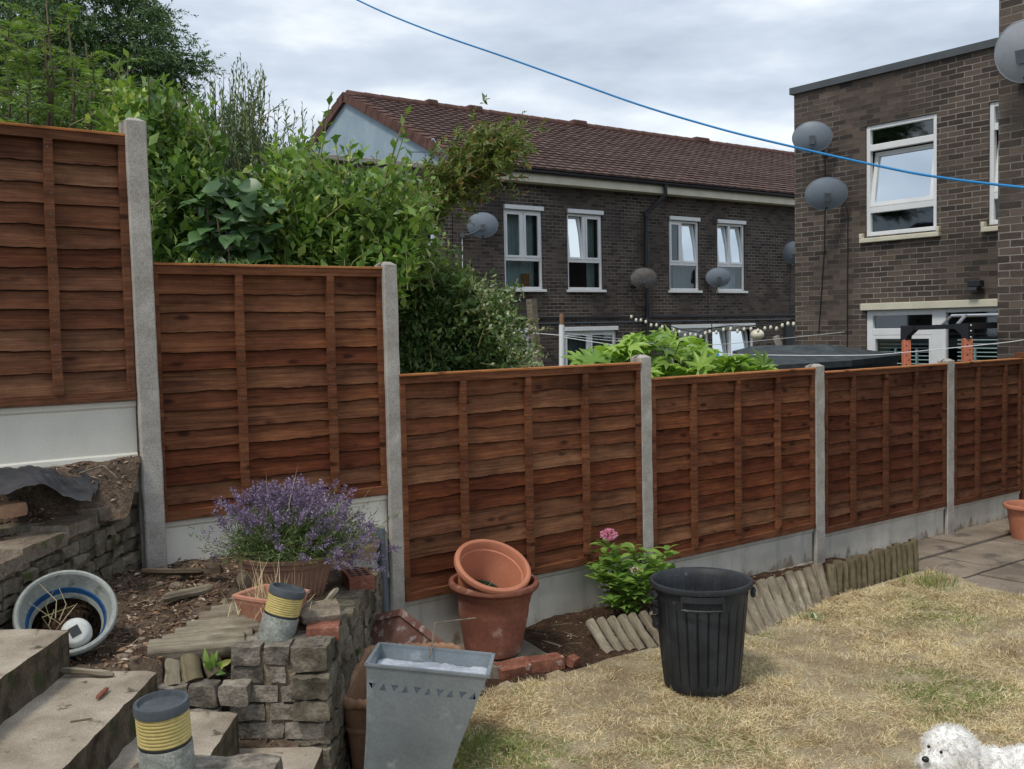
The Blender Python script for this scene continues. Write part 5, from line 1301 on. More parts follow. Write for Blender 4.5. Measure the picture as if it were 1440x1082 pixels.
M['lf_fatsia'] = leafmat('glossy_palmate_leaves', (0.159, 0.293, 0.043), (0.366, 0.537, 0.110), .35, .25, (0.122, 0.207, 0.037), .3)
M['bark'] = mottled('brown_bark', (.09, .065, .045), (.20, .155, .11), 14, .9, .6, .006, 80, .4, .1)
M['greenstem'] = mottled('green_stem', (.14, .16, .06), (.26, .24, .10), 14, .7, .2, .003, 80, .2, .2)

def inpoly(px, py, poly):
    c = np.zeros(len(px), bool); j = len(poly)-1
    for i in range(len(poly)):
        xi, yi = poly[i]; xj, yj = poly[j]
        c ^= ((yi > py) != (yj > py)) & (px < (xj-xi)*(py-yi)/((yj-yi) or 1e-9)+xi); j = i
    return c
Rnp = np.array(CR)
def unproj(px, py, Y):
    d = np.stack([(px-720)/FPX, -(py-541)/FPX, -np.ones_like(px)], 1) @ Rnp.T
    return np.array([0, 0, EYE])+d*(Y/d[:, 1])[:, None]
def sample(poly, n):
    xs = [p[0] for p in poly]; ys = [p[1] for p in poly]; X = []; Yv = []
    while sum(map(len, X)) < n:
        a = rng.uniform(min(xs), max(xs), n*2); b = rng.uniform(min(ys), max(ys), n*2); k = inpoly(a, b, poly); X.append(a[k]); Yv.append(b[k])
    return np.concatenate(X)[:n], np.concatenate(Yv)[:n]
def along(tips, bases, per, L, W, ang, mat, parent, name='foliage', tpl=TPL_S, t0=.1, bow=.05, taper=.55, pair=False, jit=.25):
    n = len(tips); ax = tips-bases; ln = np.linalg.norm(ax, axis=1); axn = nrm(ax)
    side = nrm(np.cross(axn, rdir(n))); side2 = np.cross(axn, side); bo = rdir(n)*bow*ln[:, None]
    Ps, Ds, Us, Ls = [], [], [], []
    for k in range(per):
        f = t0+(1-t0)*(k+.5)/per; th = (k*2.4 if not pair else (k//2)*1.57+(k % 2)*math.pi)+rng.normal(size=n)*jit
        P = bases+ax*f+bo*(4*f*(1-f)); rad = side*np.cos(th)[:, None]+side2*np.sin(th)[:, None]
        a = math.radians(ang)*(1-.45*f)+rng.normal(size=n)*.15; D = axn*np.cos(a)[:, None]+rad*np.sin(a)[:, None]; D[:, 2] -= .08
        Ps.append(P); Ds.append(D); Us.append(axn+rdir(n)*.45+np.array([0, 0, .35])); Ls.append(L*(1-taper*max(0, f-.5)*1.2)*rng.uniform(.65, 1.15, n))
    P, D, U, Lv = np.concatenate(Ps), np.concatenate(Ds), np.concatenate(Us), np.concatenate(Ls)
    return leaves(name, M[mat], P, D, U, Lv, Lv*W, tpl, parent, tpl is TPL_L)
def stems(tips, bases, r, parent, mat='greenstem', name='stems', step=1, n=5):
    m = MB()
    for a, b in zip(bases[::step], tips[::step]): m.tube([a, (a+b)/2+rng.normal(size=3)*.01, b], [r, r*.7, r*.3], n, False)
    return m.build(name, M[mat], parent, smooth=True, world=True)
WILD = {'broad_leaved_shrub': 26, 'bright_shrub': 18, 'yellow_green_shrub': 42, 'upright_shrub': 14, 'dense_dark_bush': 14, 'small_leaved_bush': 14}
def wildshoots(poly, k, Y):
    out = []; xs = [p[0] for p in poly]; n = len(poly)
    while len(out) < k:
        i = rng.integers(0, n); (x0, y0), (x1, y1) = poly[i], poly[(i+1) % n]; f = rng.uniform(); x, y = x0+(x1-x0)*f, y0+(y1-y0)*f
        cx, cy = np.mean(xs), np.mean([p[1] for p in poly])
        if y > cy+20: continue
        ln = rng.uniform(14, 42); a = math.atan2(-(y-cy)*1.0+40, (x-cx))+rng.normal()*.35
        out.append((x+ln*math.cos(a), y-ln*math.sin(a), x-ln*math.cos(a)*.8, y+ln*.9, Y+rng.uniform(-.3, .2)))
    return tuple(out)
def shrub(name, label, cat, poly, Y0, Y1, n, per, slen, L, W, ang, mat, lean=.25, up=1.0, group=None, tpl=TPL_S, extra=(), bow=.05, trunk=True, ground=-.2, stepst=4, sr=.005, pair=False, drop=0):
    px, py = sample(poly, n); Y = rng.uniform(Y0, Y1, n); T = unproj(px, py, Y); c = T.mean(0)
    d = rng.normal(size=(n, 3))*lean; d[:, 2] += up; d[:, :2] += (T-c)[:, :2]*lean*1.2; d = nrm(d); ln = rng.uniform(.6, 1.15, n)*slen
    wild = WILD.get(name, 0)
    if wild: extra = tuple(extra)+wildshoots(poly, wild, (Y0+Y1)/2-.2)
    if extra:
        et = [unproj(np.array([float(a)]), np.array([float(b)]), np.array([yy]))[0] for a, b, x2, y2, yy in extra]; eb = [unproj(np.array([float(x2)]), np.array([float(y2)]), np.array([yy]))[0] for a, b, x2, y2, yy in extra]
    B = T-d*ln[:, None]
    base = Vector((c[0], c[1], ground)); t = thing(name, label, cat, base, 0, group)
    along(T, B, per, L, W, ang, mat, t, tpl=tpl, bow=bow, pair=pair)
    T0_, B0_ = T[::stepst], B[::stepst]
    if extra:
        et, eb = np.array(et), np.array(eb); pe = max(6, int(np.mean(np.linalg.norm(et-eb, axis=1))/ (slen/per)*.9)); along(et, eb, pe, L, W, ang, mat, t, tpl=tpl, bow=.02, name='shoot_leaves', pair=pair)
    if extra: T0_, B0_ = np.concatenate([T0_, et]), np.concatenate([B0_, eb])
    stems(T0_, B0_, sr, t)
    if trunk:
        m = MB()
        for k in range(6):
            q = c+rng.normal(size=3)*(T.std(0)*.7); q[2] = min(q[2], c[2]-.1); q[1] = max(q[1], c[1]+.15); b0 = np.array([c[0], c[1], ground])+rng.normal(size=3)*[.12, .12, 0]
            m.tube([b0, (b0*.45+q*.55)+rng.normal(size=3)*.06, q], [.035, .025, .010], 7)
        m.build('trunk', M['bark'], t, smooth=True, world=True)
    return t

# dark tree at the top left
tr = thing('dark_tree', 'tall dark green tree with feathery drooping boughs at the top left', 'tree', (-6.4, 14.6, -.3))
boughs = [  # px polyline, Y
 ([(60, -60), (130, -20), (190, -10), (225, 12)], 14.0), ([(60, 10), (130, 25), (190, 30), (243, 42)], 13.6), ([(60, 60), (130, 60), (180, 65), (225, 68)], 13.8),
 ([(70, 110), (150, 85), (210, 80), (284, 78)], 13.5), ([(90, 135), (160, 115), (215, 105), (250, 112)], 13.8), ([(80, 160), (140, 140), (190, 135), (235, 150)], 14.2),
 ([(50, -80), (20, -30), (-20, 10), (-60, 30)], 14), ([(60, 20), (30, 40), (0, 60), (-40, 75)], 13.8), ([(50, 80), (20, 85), (-10, 100), (-50, 110)], 14), ([(60, 100), (90, 90), (115, 85), (140, 95)], 13.2),
 ([(60, -20), (70, 0), (90, 20), (110, 35)], 13.0), ([(60, 40), (40, 50), (20, 70), (10, 85)], 13.1), ([(70, -100), (100, -60), (140, -45), (170, -30)], 13.6), ([(60, 150), (30, 160), (10, 170), (-10, 172)], 13.6), ([(100, 170), (140, 165), (180, 165), (210, 172)], 14.6), ([(60, 120), (100, 120), (130, 130), (160, 128)], 12.9)]
T_, B_ = [], []; bm_ = MB()
for pl, Y in boughs:
    pts = unproj(np.array([float(p[0])-8 for p in pl]), np.array([float(p[1]) for p in pl]), np.array([Y+.9, Y+.4, Y, Y-.1]))
    bm_.tube([tuple(q) for q in pts], [.035, .028, .018, .006], 6)
    for k in range(380):
        f = rng.uniform(.0, 1)*2.999; i = int(f); b = pts[i]+(pts[i+1]-pts[i])*(f-i); spread = .22+.30*(1-f/3)
        b = b+rng.normal(size=3)*[spread*.5, spread, spread*(.42 if f < 1.2 else .24)]-[0, 0, .06]; d = (pts[3]-pts[0]); d = d/np.linalg.norm(d)+rng.normal(size=3)*.45; d[2] -= .12; d /= np.linalg.norm(d)
        d[2] -= .25*(f > 1.6); T_.append(b+d*rng.uniform(.16, .36)); B_.append(b)
T_, B_ = np.array(T_), np.array(B_); along(T_, B_, 14, .075, .34, 55, 'lf_conifer', tr, 'crown', bow=.08, pair=True)
bm_.tube([(-6.4, 14.6, -.3), (-6.4, 14.7, 3), (-6.35, 14.8, 7.5)], [.22, .18, .08], 10); bm_.build('trunk', M['bark'], tr, smooth=True, world=True)

# light green pinnate fronds behind the tallest panel
fr = thing('frond_shrub', 'light green shrub with ferny pinnate fronds above the tallest fence panel', 'shrub', (-3.6, 6.8, -.2))
P_, D_, U_, Lf = [], [], [], []; mst = MB()
for k in range(92):
    px, py = rng.uniform(-25, 165), rng.uniform(35, 185)
    if px > 95 and py < 70: continue
    if 90 < px < 155 and 150 < py < 190 and rng.uniform() < .75: continue
    Y = rng.uniform(6.3, 7.6); b = unproj(np.array([px]), np.array([py]), np.array([Y]))[0]; nf = 1
    a0 = rng.uniform(0, 6.28); d = np.array([math.cos(a0), math.sin(a0)*.7, rng.uniform(.0, .9)]); d /= np.linalg.norm(d); Ln = rng.uniform(.22, .40)
    sd_ = np.cross(d, [0, 0, 1.]); sd_ /= np.linalg.norm(sd_); mst.tube([b, b+d*Ln*.5+[0, 0, .02], b+d*Ln], [.003, .002, .001], 4, False)
    for j in range(13):
        f = .12+.86*j/12; q = b+d*Ln*f+np.array([0, 0, .08*f*(1-f)-.18*f*f*(.3+(k % 5)*.3)])
        for s_ in (-1, 1):
            P_.append(q); D_.append(sd_*s_+d*.45+[0, 0, -.1]); U_.append([0, 0, 1.]+rng.normal(size=3)*.45); Lf.append(.085*(1-.6*abs(f-.4)))
leaves('foliage', M['lf_frond'], P_, D_, np.array(U_), np.array(Lf), np.array(Lf)*.27, TPL_S, fr)
for k, (px, pt) in enumerate([(60, 40), (95, 20), (30, 80), (120, 60), (5, 60), (65, 5)]):
    a = unproj(np.array([px+6.]), np.array([220.]), np.array([6.9]))[0]; b = unproj(np.array([float(px)]), np.array([float(pt)]), np.array([6.8]))[0]; mst.tube([a*[1, 1, 0]+[0, 0, -.2], a, (a+b)/2+[.03, 0, 0], b], [.02, .012, .008, .004], 6)
mst.build('stems', M['bark'], fr, smooth=True, world=True)
shrub('small_leaved_bush', 'yellow-green bush behind the tallest panel under the fronds', 'shrub', [(-20, 120), (80, 130), (150, 115), (170, 150), (95, 158), (60, 190), (-20, 195)], 7.4, 8.2, 420, 12, .35, .055, .5, 55, 'lf_mid')

SG = 'garden shrubs behind the fence'
UP = [(x, y, x-(x-330)*.12+rng.uniform(-6, 6), y+rng.uniform(70, 105), rng.uniform(7.2, 7.8)) for x, y in [(240, 140), (252, 118), (268, 128), (276, 108), (288, 120), (302, 104), (315, 98), (328, 90), (334, 82), (343, 96), (352, 104), (360, 100), (372, 104), (380, 128), (392, 150), (405, 152), (415, 160), (430, 160), (300, 118), (312, 122), (325, 112)]]
shrub('upright_shrub', 'tall grey-green shrub with narrow olive leaves and upright shoots against the sky', 'shrub',
      [(235, 210), (250, 165), (300, 150), (330, 130), (360, 140), (385, 185), (420, 205), (450, 225), (455, 290), (260, 290)], 7.2, 8.2, 760, 20, .50, .066, .28, 42, 'lf_olive', .2, 1.1, SG,
      extra=[(338, 75, 345, 190, 7.4), (347, 88, 350, 200, 7.5), (295, 98, 300, 190, 7.4), (322, 108, 322, 200, 7.6), (367, 90, 360, 200, 7.3), (372, 112, 365, 210, 7.6), (262, 105, 275, 200, 7.5), (398, 140, 410, 230, 7.4), (425, 145, 430, 240, 7.3), (385, 150, 390, 240, 7.5), (308, 115, 310, 210, 7.2), (245, 125, 255, 210, 7.6), (357, 118, 352, 210, 7.5), (440, 165, 440, 250, 7.5)]+UP)
shrub('broad_leaved_shrub', 'mid-green shrub with oval leaves right of the tallest concrete post', 'shrub',
      [(200, 170), (215, 135), (250, 150), (285, 175), (300, 210), (285, 260), (300, 300), (330, 378), (196, 378)], 5.75, 6.9, 600, 12, .38, .094, .48, 60, 'lf_mid', .55, .9, SG,
      extra=[(180, 75, 185, 175, 6.3), (172, 95, 175, 180, 6.4), (205, 150, 210, 215, 6.0), (150, 120, 165, 190, 6.6), (255, 140, 250, 210, 6.1)])
shrub('bright_shrub', 'bright green shrub with oval leaves between two concrete posts', 'shrub',
      [(165, 125), (235, 135), (262, 175), (265, 230), (200, 240), (196, 175), (160, 178)], 5.9, 6.8, 260, 12, .36, .088, .5, 58, 'lf_bright', .55, .9, SG)
# the large leaved plant
bl = thing('large_leaved_shrub', 'shrub with very large dark blue-green leaves above the lavender panel', 'shrub', (-1.75, 5.9, -.2), 0, SG)
px, py = sample([(262, 268), (300, 255), (375, 262), (385, 300), (380, 345), (355, 376), (265, 376), (275, 320)], 240); T = unproj(px, py, rng.uniform(5.55, 6.2, 240))
D = rng.normal(size=(240, 3))*[.8, .5, .3]; D[:, 1] -= .6; D[:, 2] -= .15; U = rng.normal(size=(240, 3))*.35+[0, -.3, 1]
leaves('foliage', M['lf_big'], T, D, U, rng.uniform(.10, .16, 240), rng.uniform(.075, .11, 240), TPL_R, bl, True)
m = MB()
for k in range(9): q = T[k*9]; m.tube([(-1.75+.05*k-.2, 5.95, -.2), (q[0], q[1]+.15, q[2]-.5), tuple(q)], [.015, .01, .005], 6)
m.build('stems', M['bark'], bl, smooth=True, world=True)
shrub('yellow_green_shrub', 'yellow-green shrub with rounded leaves and long shoots, left of the lavender panel post', 'shrub',
      [(365, 262), (375, 235), (410, 222), (450, 218), (490, 236), (540, 240), (572, 250), (590, 285), (600, 330), (585, 380), (372, 378)], 5.75, 6.9, 820, 12, .38, .088, .54, 62, 'lf_yellowgreen', .55, .9, SG,
      extra=[(466, 128, 450, 225, 6.0), (455, 160, 445, 240, 6.1), (574, 155, 540, 255, 5.9), (570, 185, 545, 260, 5.95), (560, 195, 535, 270, 5.9), (493, 198, 495, 260, 6), (510, 205, 508, 260, 6.1), (600, 235, 585, 300, 5.9), (620, 262, 590, 320, 5.9), (420, 185, 420, 250, 6.2), (440, 190, 440, 255, 6.1), (530, 215, 525, 270, 6.0), (625, 330, 600, 370, 5.9), (632, 345, 610, 385, 6.0)])
# arching bough
ab = thing('arching_bough', 'olive and reddish leaved bough arching right across the tiled roof', 'tree', (-.95, 7.1, -.2), 0, None)
cpts = unproj(np.array([505., 556, 602, 648, 684, 704]), np.array([470., 350, 288, 250, 222, 208]), np.array([7.1, 7.0, 6.9, 6.8, 6.7, 6.6])); T_, B_ = [], []
for k in range(900):
    f = rng.uniform(1.5, 4.9); i = int(f); b = cpts[i]+(cpts[i+1]-cpts[i])*(f-i); sp = .10*(1-.45*abs(f-3.5)/2)+.01
    b = b+rng.normal(size=3)*[sp, sp*1.4, sp*.85]; d = (cpts[5]-cpts[2]); d = d/np.linalg.norm(d)*.7+rng.normal(size=3)*.5+[0, 0, .1]; d /= np.linalg.norm(d); T_.append(b+d*rng.uniform(.06, .15)); B_.append(b)
T_, B_ = np.array(T_), np.array(B_); along(T_, B_, 11, .048, .38, 50, 'lf_red', ab, 'foliage', jit=.4)
m = MB(); m.tube([(-.95, 7.1, -.2)]+[tuple(q) for q in cpts[1:]], [.035, .028, .02, .015, .010, .004], 8)
for k in range(0, 900, 9): m.tube([B_[k], T_[k]], [.004, .002], 4, False)
m.build('trunk', M['bark'], ab, smooth=True, world=True)
shrub('dense_dark_bush', 'dense dark green small-leaved bush between the lavender post and the terrace windows', 'shrub',
      [(556, 370), (590, 350), (620, 365), (645, 385), (670, 400), (705, 430), (725, 470), (730, 525), (556, 530)], 6.2, 7.3, 2000, 13, .24, .05, .5, 58, 'lf_dark', .9, .7, SG,
      extra=[(610, 345, 610, 400, 6.4), (640, 370, 635, 420, 6.4), (595, 320, 590, 380, 6.5), (667, 390, 655, 430, 6.4)])
shrub('variegated_bush', 'thin pale cream-edged shrub on the right side of the dense dark bush', 'shrub',
      [(650, 410), (672, 398), (700, 425), (715, 455), (745, 480), (755, 520), (700, 525), (690, 470)], 6.2, 6.8, 260, 12, .20, .034, .55, 55, 'lf_varieg', .8, .6, SG, extra=[(762, 490, 730, 515, 6.5), (778, 462, 740, 468, 6.5)])
shrub('thin_twigs', 'thin leafy twigs sticking out in front of the first terrace window', 'shrub',
      [(655, 400), (690, 392), (735, 398), (735, 410), (690, 415), (660, 412)], 6.6, 6.9, 26, 9, .16, .03, .3, 50, 'lf_mid', .5, .25, None, trunk=True)
# fatsia
fa = thing('fatsia_shrub', 'glossy light green shrub with big palmate leaves behind the fence, below the string lights', 'shrub', (1.35, 8.6, -.25), 0)
P_, D_, U_, L_ = [], [], [], []; mst = MB()
poly = [(808, 500), (850, 492), (890, 475), (930, 470), (985, 485), (1000, 500), (1040, 497), (1078, 505), (1075, 530), (1040, 530), (1000, 545), (820, 545)]
px, py = sample(poly, 230)
for a, b in zip(px, py):
    Y = 8.1+rng.uniform(0, .9); q = unproj(np.array([a]), np.array([b]), np.array([Y]))[0]; az = rng.uniform(0, 6.28); el = rng.uniform(-.35, .75)
    d = np.array([math.cos(az), math.sin(az)-.35, el]); P_.append(q); D_.append(d); u = np.array([0, -.25, 1.])+rng.normal(size=3)*.35; U_.append(u); L_.append(rng.uniform(.12, .21))
    if rng.uniform() < .35: mst.tube([q, q-np.array([d[0]*.1, d[1]*.1, .30])], [.004, .006], 5, False)
leaves('foliage', M['lf_fatsia'], P_, D_, np.array(U_), np.array(L_), np.array(L_), TPL_P, fa)
for k in range(7): mst.tube([(1.2+.12*k, 8.6, -.25), (1.0+.2*k, 8.6, .9)], [.02, .012], 7)
mst.build('stems', M['greenstem'], fa, smooth=True, world=True)
tuft('grass_tuft', 'tiny yellow-green flowering weeds rising just behind the lavender panel top', 'weed', onN(310, 376, 4.98), 70, .06, .10, M['lf_frond'], .006)

# hydrangea
hy = thing('flowering_shrub', 'leafy shrub with one pink flower head growing between pots and black bin', 'shrub', (.74, 6.22, .05))
tips = [(852, 762, 6.1), (835, 800, 6.0), (850, 775, 6.2), (872, 785, 6.05), (890, 770, 6.25), (912, 775, 6.2), (940, 772, 6.3), (930, 800, 6.15), (900, 800, 6.0), (868, 812, 5.98), (885, 830, 6.0), (950, 805, 6.3), (858, 845, 5.95), (905, 822, 6.05), (920, 785, 6.1), (845, 790, 6.3), (875, 800, 6.25)]
Tt = np.array([unproj(np.array([float(a)]), np.array([float(b)]), np.array([c]))[0] for a, b, c in tips]); Bb = np.array([[.74, 6.22, .05]])+rng.normal(size=(len(Tt), 3))*[.07, .07, 0]
P_, D_, U_, L_ = [], [], [], []
for T, B in zip(Tt, Bb):
    ax = T-B; hl = np.linalg.norm(ax)
    for k in range(25):
        f = 1-.66*(k/24)**1.1; q = B+ax*f; th = (k//2)*1.57+(k % 2)*math.pi+rng.normal()*.3; a = 1.0+.35*(1-f)
        P_.append(q); D_.append([math.cos(th)*math.sin(a), math.sin(th)*math.sin(a), math.cos(a)-.15]); U_.append([0, 0, 1.]+rng.normal(size=3)*.2); L_.append(rng.uniform(.065, .115)*(.7 if k < 2 else 1))
leaves('foliage', M['lf_hyd'], P_, D_, np.array(U_), np.array(L_)*1.15, np.array(L_)*.56, TPL_R, hy, True)
st2 = stems(Tt, Bb, .006, hy, 'bark'); 
n = 60; B2 = np.array([[.74, 6.2, .05]])+rng.normal(size=(n, 3))*[.06, .06, 0]; T2 = B2+np.stack([rng.normal(size=n)*.07, rng.normal(size=n)*.07, rng.uniform(.2, .38, n)], 1); stems(T2, B2, .0035, hy, 'bark', 'bare_stems')
M['pink'] = leafmat('pink_petals', (.68, .24, .42), (.90, .50, .70), .6, .2, None, .25, .2)
def flowerhead(c, r, n, mat, nm='flower_head'):
    d = rdir(n, .35); P = np.array(c)+d*r*np.array([1.1, 1.1, .6])*rng.uniform(.75, 1, (n, 1)); return leaves(nm, M[mat], P, d+rng.normal(size=(n, 3))*.5, rdir(n), r*.5, r*.42, TPL_S, hy)
flowerhead(unproj(np.array([856.]), np.array([752.]), np.array([6.08]))[0], .038, 190, 'pink')
M['palepink'] = leafmat('faded_pink_petals', (.62, .42, .40), (.80, .62, .58), .6, .2, None, .25, .2)
flowerhead(unproj(np.array([893.]), np.array([802.]), np.array([5.95]))[0], .022, 60, 'palepink', 'faded_flower_head')
# weed by the log stubs
wd = thing('broad_weed', 'bright green broad-leaved weed growing among the log stubs behind the steps', 'weed', tuple(onP(300, 945, Vector((0, 1, 0)), 3.6)))
c = np.array(wd.location); P = np.repeat(c[None], 9, 0)+rng.normal(size=(9, 3))*.008; D = np.array([(-.2, -.1, 1), (.15, -.1, 1), (.5, -.2, .5), (-.5, 0, .6), (.7, -.3, -.1), (.25, -.5, .3), (.9, .2, .35), (.1, -.3, .8), (-.1, -.5, .6)])
leaves('foliage', M['lf_bright'], P, D, rng.normal(size=(9, 3))*.3+[0, -.8, .4], np.array([.09, .08, .06, .05, .07, .06, .08, .07, .06]), .026, TPL_L, wd, True)
sg = thing('silver_weed', 'small grey-green weed at the foot of the leaning log edging beside the bin', 'weed', tuple(onZ(1143, 870, .0)))
c = np.array(sg.location); n = 46; leaves('foliage', M['lf_varieg'], np.repeat(c[None], n, 0)+rng.normal(size=(n, 3))*[.045, .035, 0], rdir(n, .8), rdir(n), .06, .012, TPL_S, sg)

# lavender
lv = thing('lavender_bush', 'lavender bush in purple flower spilling out of the faded brown pot', 'lavender', (-.985, 4.36, .86))
M['lavleaf'] = leafmat('lavender_leaves', (.07, .12, .04), (.19, .25, .10), .6, .3, (.30, .30, .15), .2, .2)
M['lavstem'] = leafmat('lavender_stems', (.14, .20, .08), (.27, .32, .15), .6, .2, None, .1, .2)
M['lavflower'] = leafmat('lavender_flowers', (.135, .095, .17), (.29, .225, .365), .7, .25, (.38, .33, .44), .15, .15)
c = np.array([-.985, 4.36, .885]); n = 900
d = rng.normal(size=(n, 3))*[1.0, .75, .55]; d[:, 2] = np.abs(d[:, 2])+.42; d[:, 0] += .22; d = nrm(d)
Ln = rng.uniform(.16, .30, n)*(1+.15*d[:, 0])
b = c+rng.normal(size=(n, 3))*[.09, .07, .0]; b[:, 2] += .0
leaves('foliage', M['lavleaf'], np.repeat(b, 14, 0)+np.repeat(d*Ln[:, None], 14, 0)*rng.uniform(.05, .92, (n*14, 1))+rng.normal(size=(n*14, 3))*.008, np.repeat(d, 14, 0)+rng.normal(size=(n*14, 3))*.45, rdir(n*14), rng.uniform(.02, .042, n*14), .0042, TPL_S, lv)
m = 360; dd = rng.normal(size=(m, 3))*[.85, .7, .6]; dd[:, 2] = np.abs(dd[:, 2])+.72; dd[:, 0] = np.where(dd[:, 0] < 0, dd[:, 0]*.8, dd[:, 0]); k_ = m//4; dd[:k_, 0] += 1.15; dd[:k_, 2] *= .52; dd = nrm(dd)
L2 = rng.uniform(.225, .335, m)*(1+.13*np.clip(dd[:, 0], 0, 1)); bs = c+np.clip(rng.normal(size=(m, 3)), -1.6, 1.6)*[.065, .05, 0]
tips_ = bs+dd*L2[:, None]; tips_[:, 2] -= .10*np.clip(dd[:, 0], 0, 1)*L2/.3*(1-dd[:, 2])
def segblades(name, A, Bq, w, mat, parent):
    D = Bq-A; return leaves(name, mat, A, D, rdir(len(A)), np.linalg.norm(D, axis=1), w, TPL_B, parent)
segblades('flower_stems', bs, tips_, .0028, M['lavstem'], lv); 
q = 44; fp_ = np.repeat(tips_, q, 0); fd = np.repeat(nrm(tips_-bs), q, 0); off = rng.uniform(-.026, .018, (m*q, 1)); rad = rdir(m*q)*.0072
leaves('flowers', M['lavflower'], fp_+fd*off+rad, rad/.0072+fd*.6, rdir(m*q), rng.uniform(.008, .013, m*q), .0075, TPL_S, lv)
# stray spikes on the left
sp = [(298, 745), (312, 735), (325, 722), (306, 762), (290, 752), (300, 780), (318, 772), (330, 765), (303, 783), (326, 745)]
A = np.repeat(np.array([[-1.13, 4.30, .89]]), len(sp), 0)+rng.normal(size=(len(sp), 3))*.02; Bq = np.array([unproj(np.array([float(a)]), np.array([float(b_)]), np.array([4.25]))[0] for a, b_ in sp])
segblades('stray_stems', A, Bq, .0028, M['lavstem'], lv); q = 22; rad = rdir(len(sp)*q)*.008
leaves('stray_flowers', M['lavflower'], np.repeat(Bq, q, 0)+rad+rdir(len(sp)*q)*.006, rad, rdir(len(sp)*q), .010, .007, TPL_S, lv)
A = np.array([[-.98, 4.34, .95], [-.82, 4.34, .95], [-1.08, 4.3, .95]]); Bq = np.array([unproj(np.array([float(a)]), np.array([float(b_)]), np.array([4.2]))[0] for a, b_ in ((420, 650), (523, 684), (374, 660))]); segblades('dead_stalks', A, Bq, .004, M['straw'], lv)
# ================================================================== DISHES, POLES, LINES, SHED, FRAME
DG = 'satellite dishes on the house walls'
def dish(label, c, w, hgt, nrm_, wall, mat='dish', cable=None, arm=True):
    """c centre of reflector, wall: point on the wall where the bracket is fixed"""
    n = Vector(nrm_).normalized(); z = Vector((0, 0, 1)); z = (z-n*z.dot(n)).normalized(); x = z.cross(n)*-1
    R = Matrix((x, n*-1, z)).transposed()  # local -y is the pointing direction
    t = thing('satellite_dish', label, 'satellite dish', c, 0, DG); t.rotation_euler = R.to_euler()
    m = MB(); nr, na = 10, 48; vs = []; dp = .06*w/.55
    for s_ in (0, 1):
        for i in range(nr+1):
            r = i/nr
            for k in range(na):
                a = 2*math.pi*k/na; vs.append((w/2*r*math.cos(a), -dp*r*r+s_*.006+dp*.3, hgt/2*r*math.sin(a)))
    o = (nr+1)*na; fs = []
    for i in range(nr):
        for k in range(na):
            k2 = (k+1) % na; fs.append((i*na+k, i*na+k2, (i+1)*na+k2, (i+1)*na+k)); fs.append((o+i*na+k, o+(i+1)*na+k, o+(i+1)*na+k2, o+i*na+k2))
    m.add(vs, fs); e = [(w/2*math.cos(2*math.pi*k/na), -dp*.7+.003, hgt/2*math.sin(2*math.pi*k/na)) for k in range(na+1)]; m.tube(e, .007, 6, False)
    m.build('reflector', M[mat], t, smooth=50)
    m = MB(); m.tube([(0, .02, -hgt*.42), (0, -.10, -hgt*.52), (0, -.30, -hgt*.26)], .014, 6); m.build('feed_arm', M['black'], t, smooth=True)
    m = MB(); m.lathe([(0, 0), (.022, 0), (.024, .05), (.018, .09), (0, .09)], 14, Matrix.Scale(1.0, 4) @ Matrix.Translation((0, -.31, -hgt*.26)) @ Matrix.Rotation(-1.3, 4, 'X')); m.box((0, -.30, -hgt*.30+.03), (.045, .03, .05)); m.build('feed_head', M['dishpale'], t, smooth=40)
    Wl = TM(t).inverted() @ Vector(wall)
    m = MB(); m.tube([(0, .03, -.05), (Wl.x*.5, (.03+Wl.y)*.5+.02, Wl.z*.6-.05), tuple(Wl)], .016, 8); m.box(tuple(Wl), (.09, .09, .09)); m.box((0, .035, -.04), (.08, .05, .12)); m.build('wall_bracket', M['darkmetal'], t, smooth=30)
    if cable:
        q = MB(); q.tube([Vector(wall)]+[Vector(k) for k in cable], .008, 5, False); q.build('cable', M['white' if cable and mat == 'dish' and label.startswith('blue') else 'black'], t, world=True)
    return t
def wallpt(px, py, kind, off=0):
    return onN(px, py, 17.0-off) if kind == 'T' else onS(px, py, (13.0 if kind == 'B' else 10.0)-off)
fdir = (.10, -.98, .12)
a = wallpt(650, 331, 'T', .02); b1_, b2_ = wallpt(650, 345, 'T', .02), wallpt(651, 420, 'T', .02)
dish('blue-grey satellite dish left of the first terrace window, with a long white cable', wallpt(679, 317, 'T', .35), .62, .50, fdir, a, 'dish', [b1_, b2_])
a = wallpt(889, 398, 'T', .02); dish('rust-stained satellite dish in front of the terrace downpipe', wallpt(906, 391.5, 'T', .35), .60, .46, fdir, a, 'dishold', [wallpt(889, 420, 'T', .02), wallpt(897, 432, 'T', .02), wallpt(898, 470, 'T', .02)])
a = wallpt(994, 392, 'T', .02); dish('grey satellite dish overlapping the lower left corner of the last upper terrace window', wallpt(1011, 390.5, 'T', .35), .62, .46, fdir, a, 'dish', [wallpt(995, 420, 'T', .02), wallpt(995, 480, 'T', .02)])
a = wallpt(1112, 372, 'T', .02); dish('satellite dish half hidden behind the corner of the brown brick house', wallpt(1117, 357, 'T', .35), .62, .62, (-.5, -.8, .35), a, 'dish', [wallpt(1111, 400, 'T', .02), wallpt(1111, 460, 'T', .02)])
fB = (-.30, -.93, .12)
a = wallpt(1160, 212, 'B', .02); dish('upper grey satellite dish near the corner of the brown brick house', wallpt(1142, 193, 'B', .40), .56, .44, fB, a, 'dish', [wallpt(1160, 260, 'B', .02), wallpt(1159, 350, 'B', .02), wallpt(1151, 470, 'B', .02)])
a = wallpt(1186, 272, 'B', .02); dish('lower dark grey satellite dish on the brown brick house, just below its neighbour', wallpt(1163, 273, 'B', .40), .60, .46, (-.10, -.95, .22), a, 'dish', [wallpt(1192, 300, 'B', .02), wallpt(1191, 488, 'B', .02)])
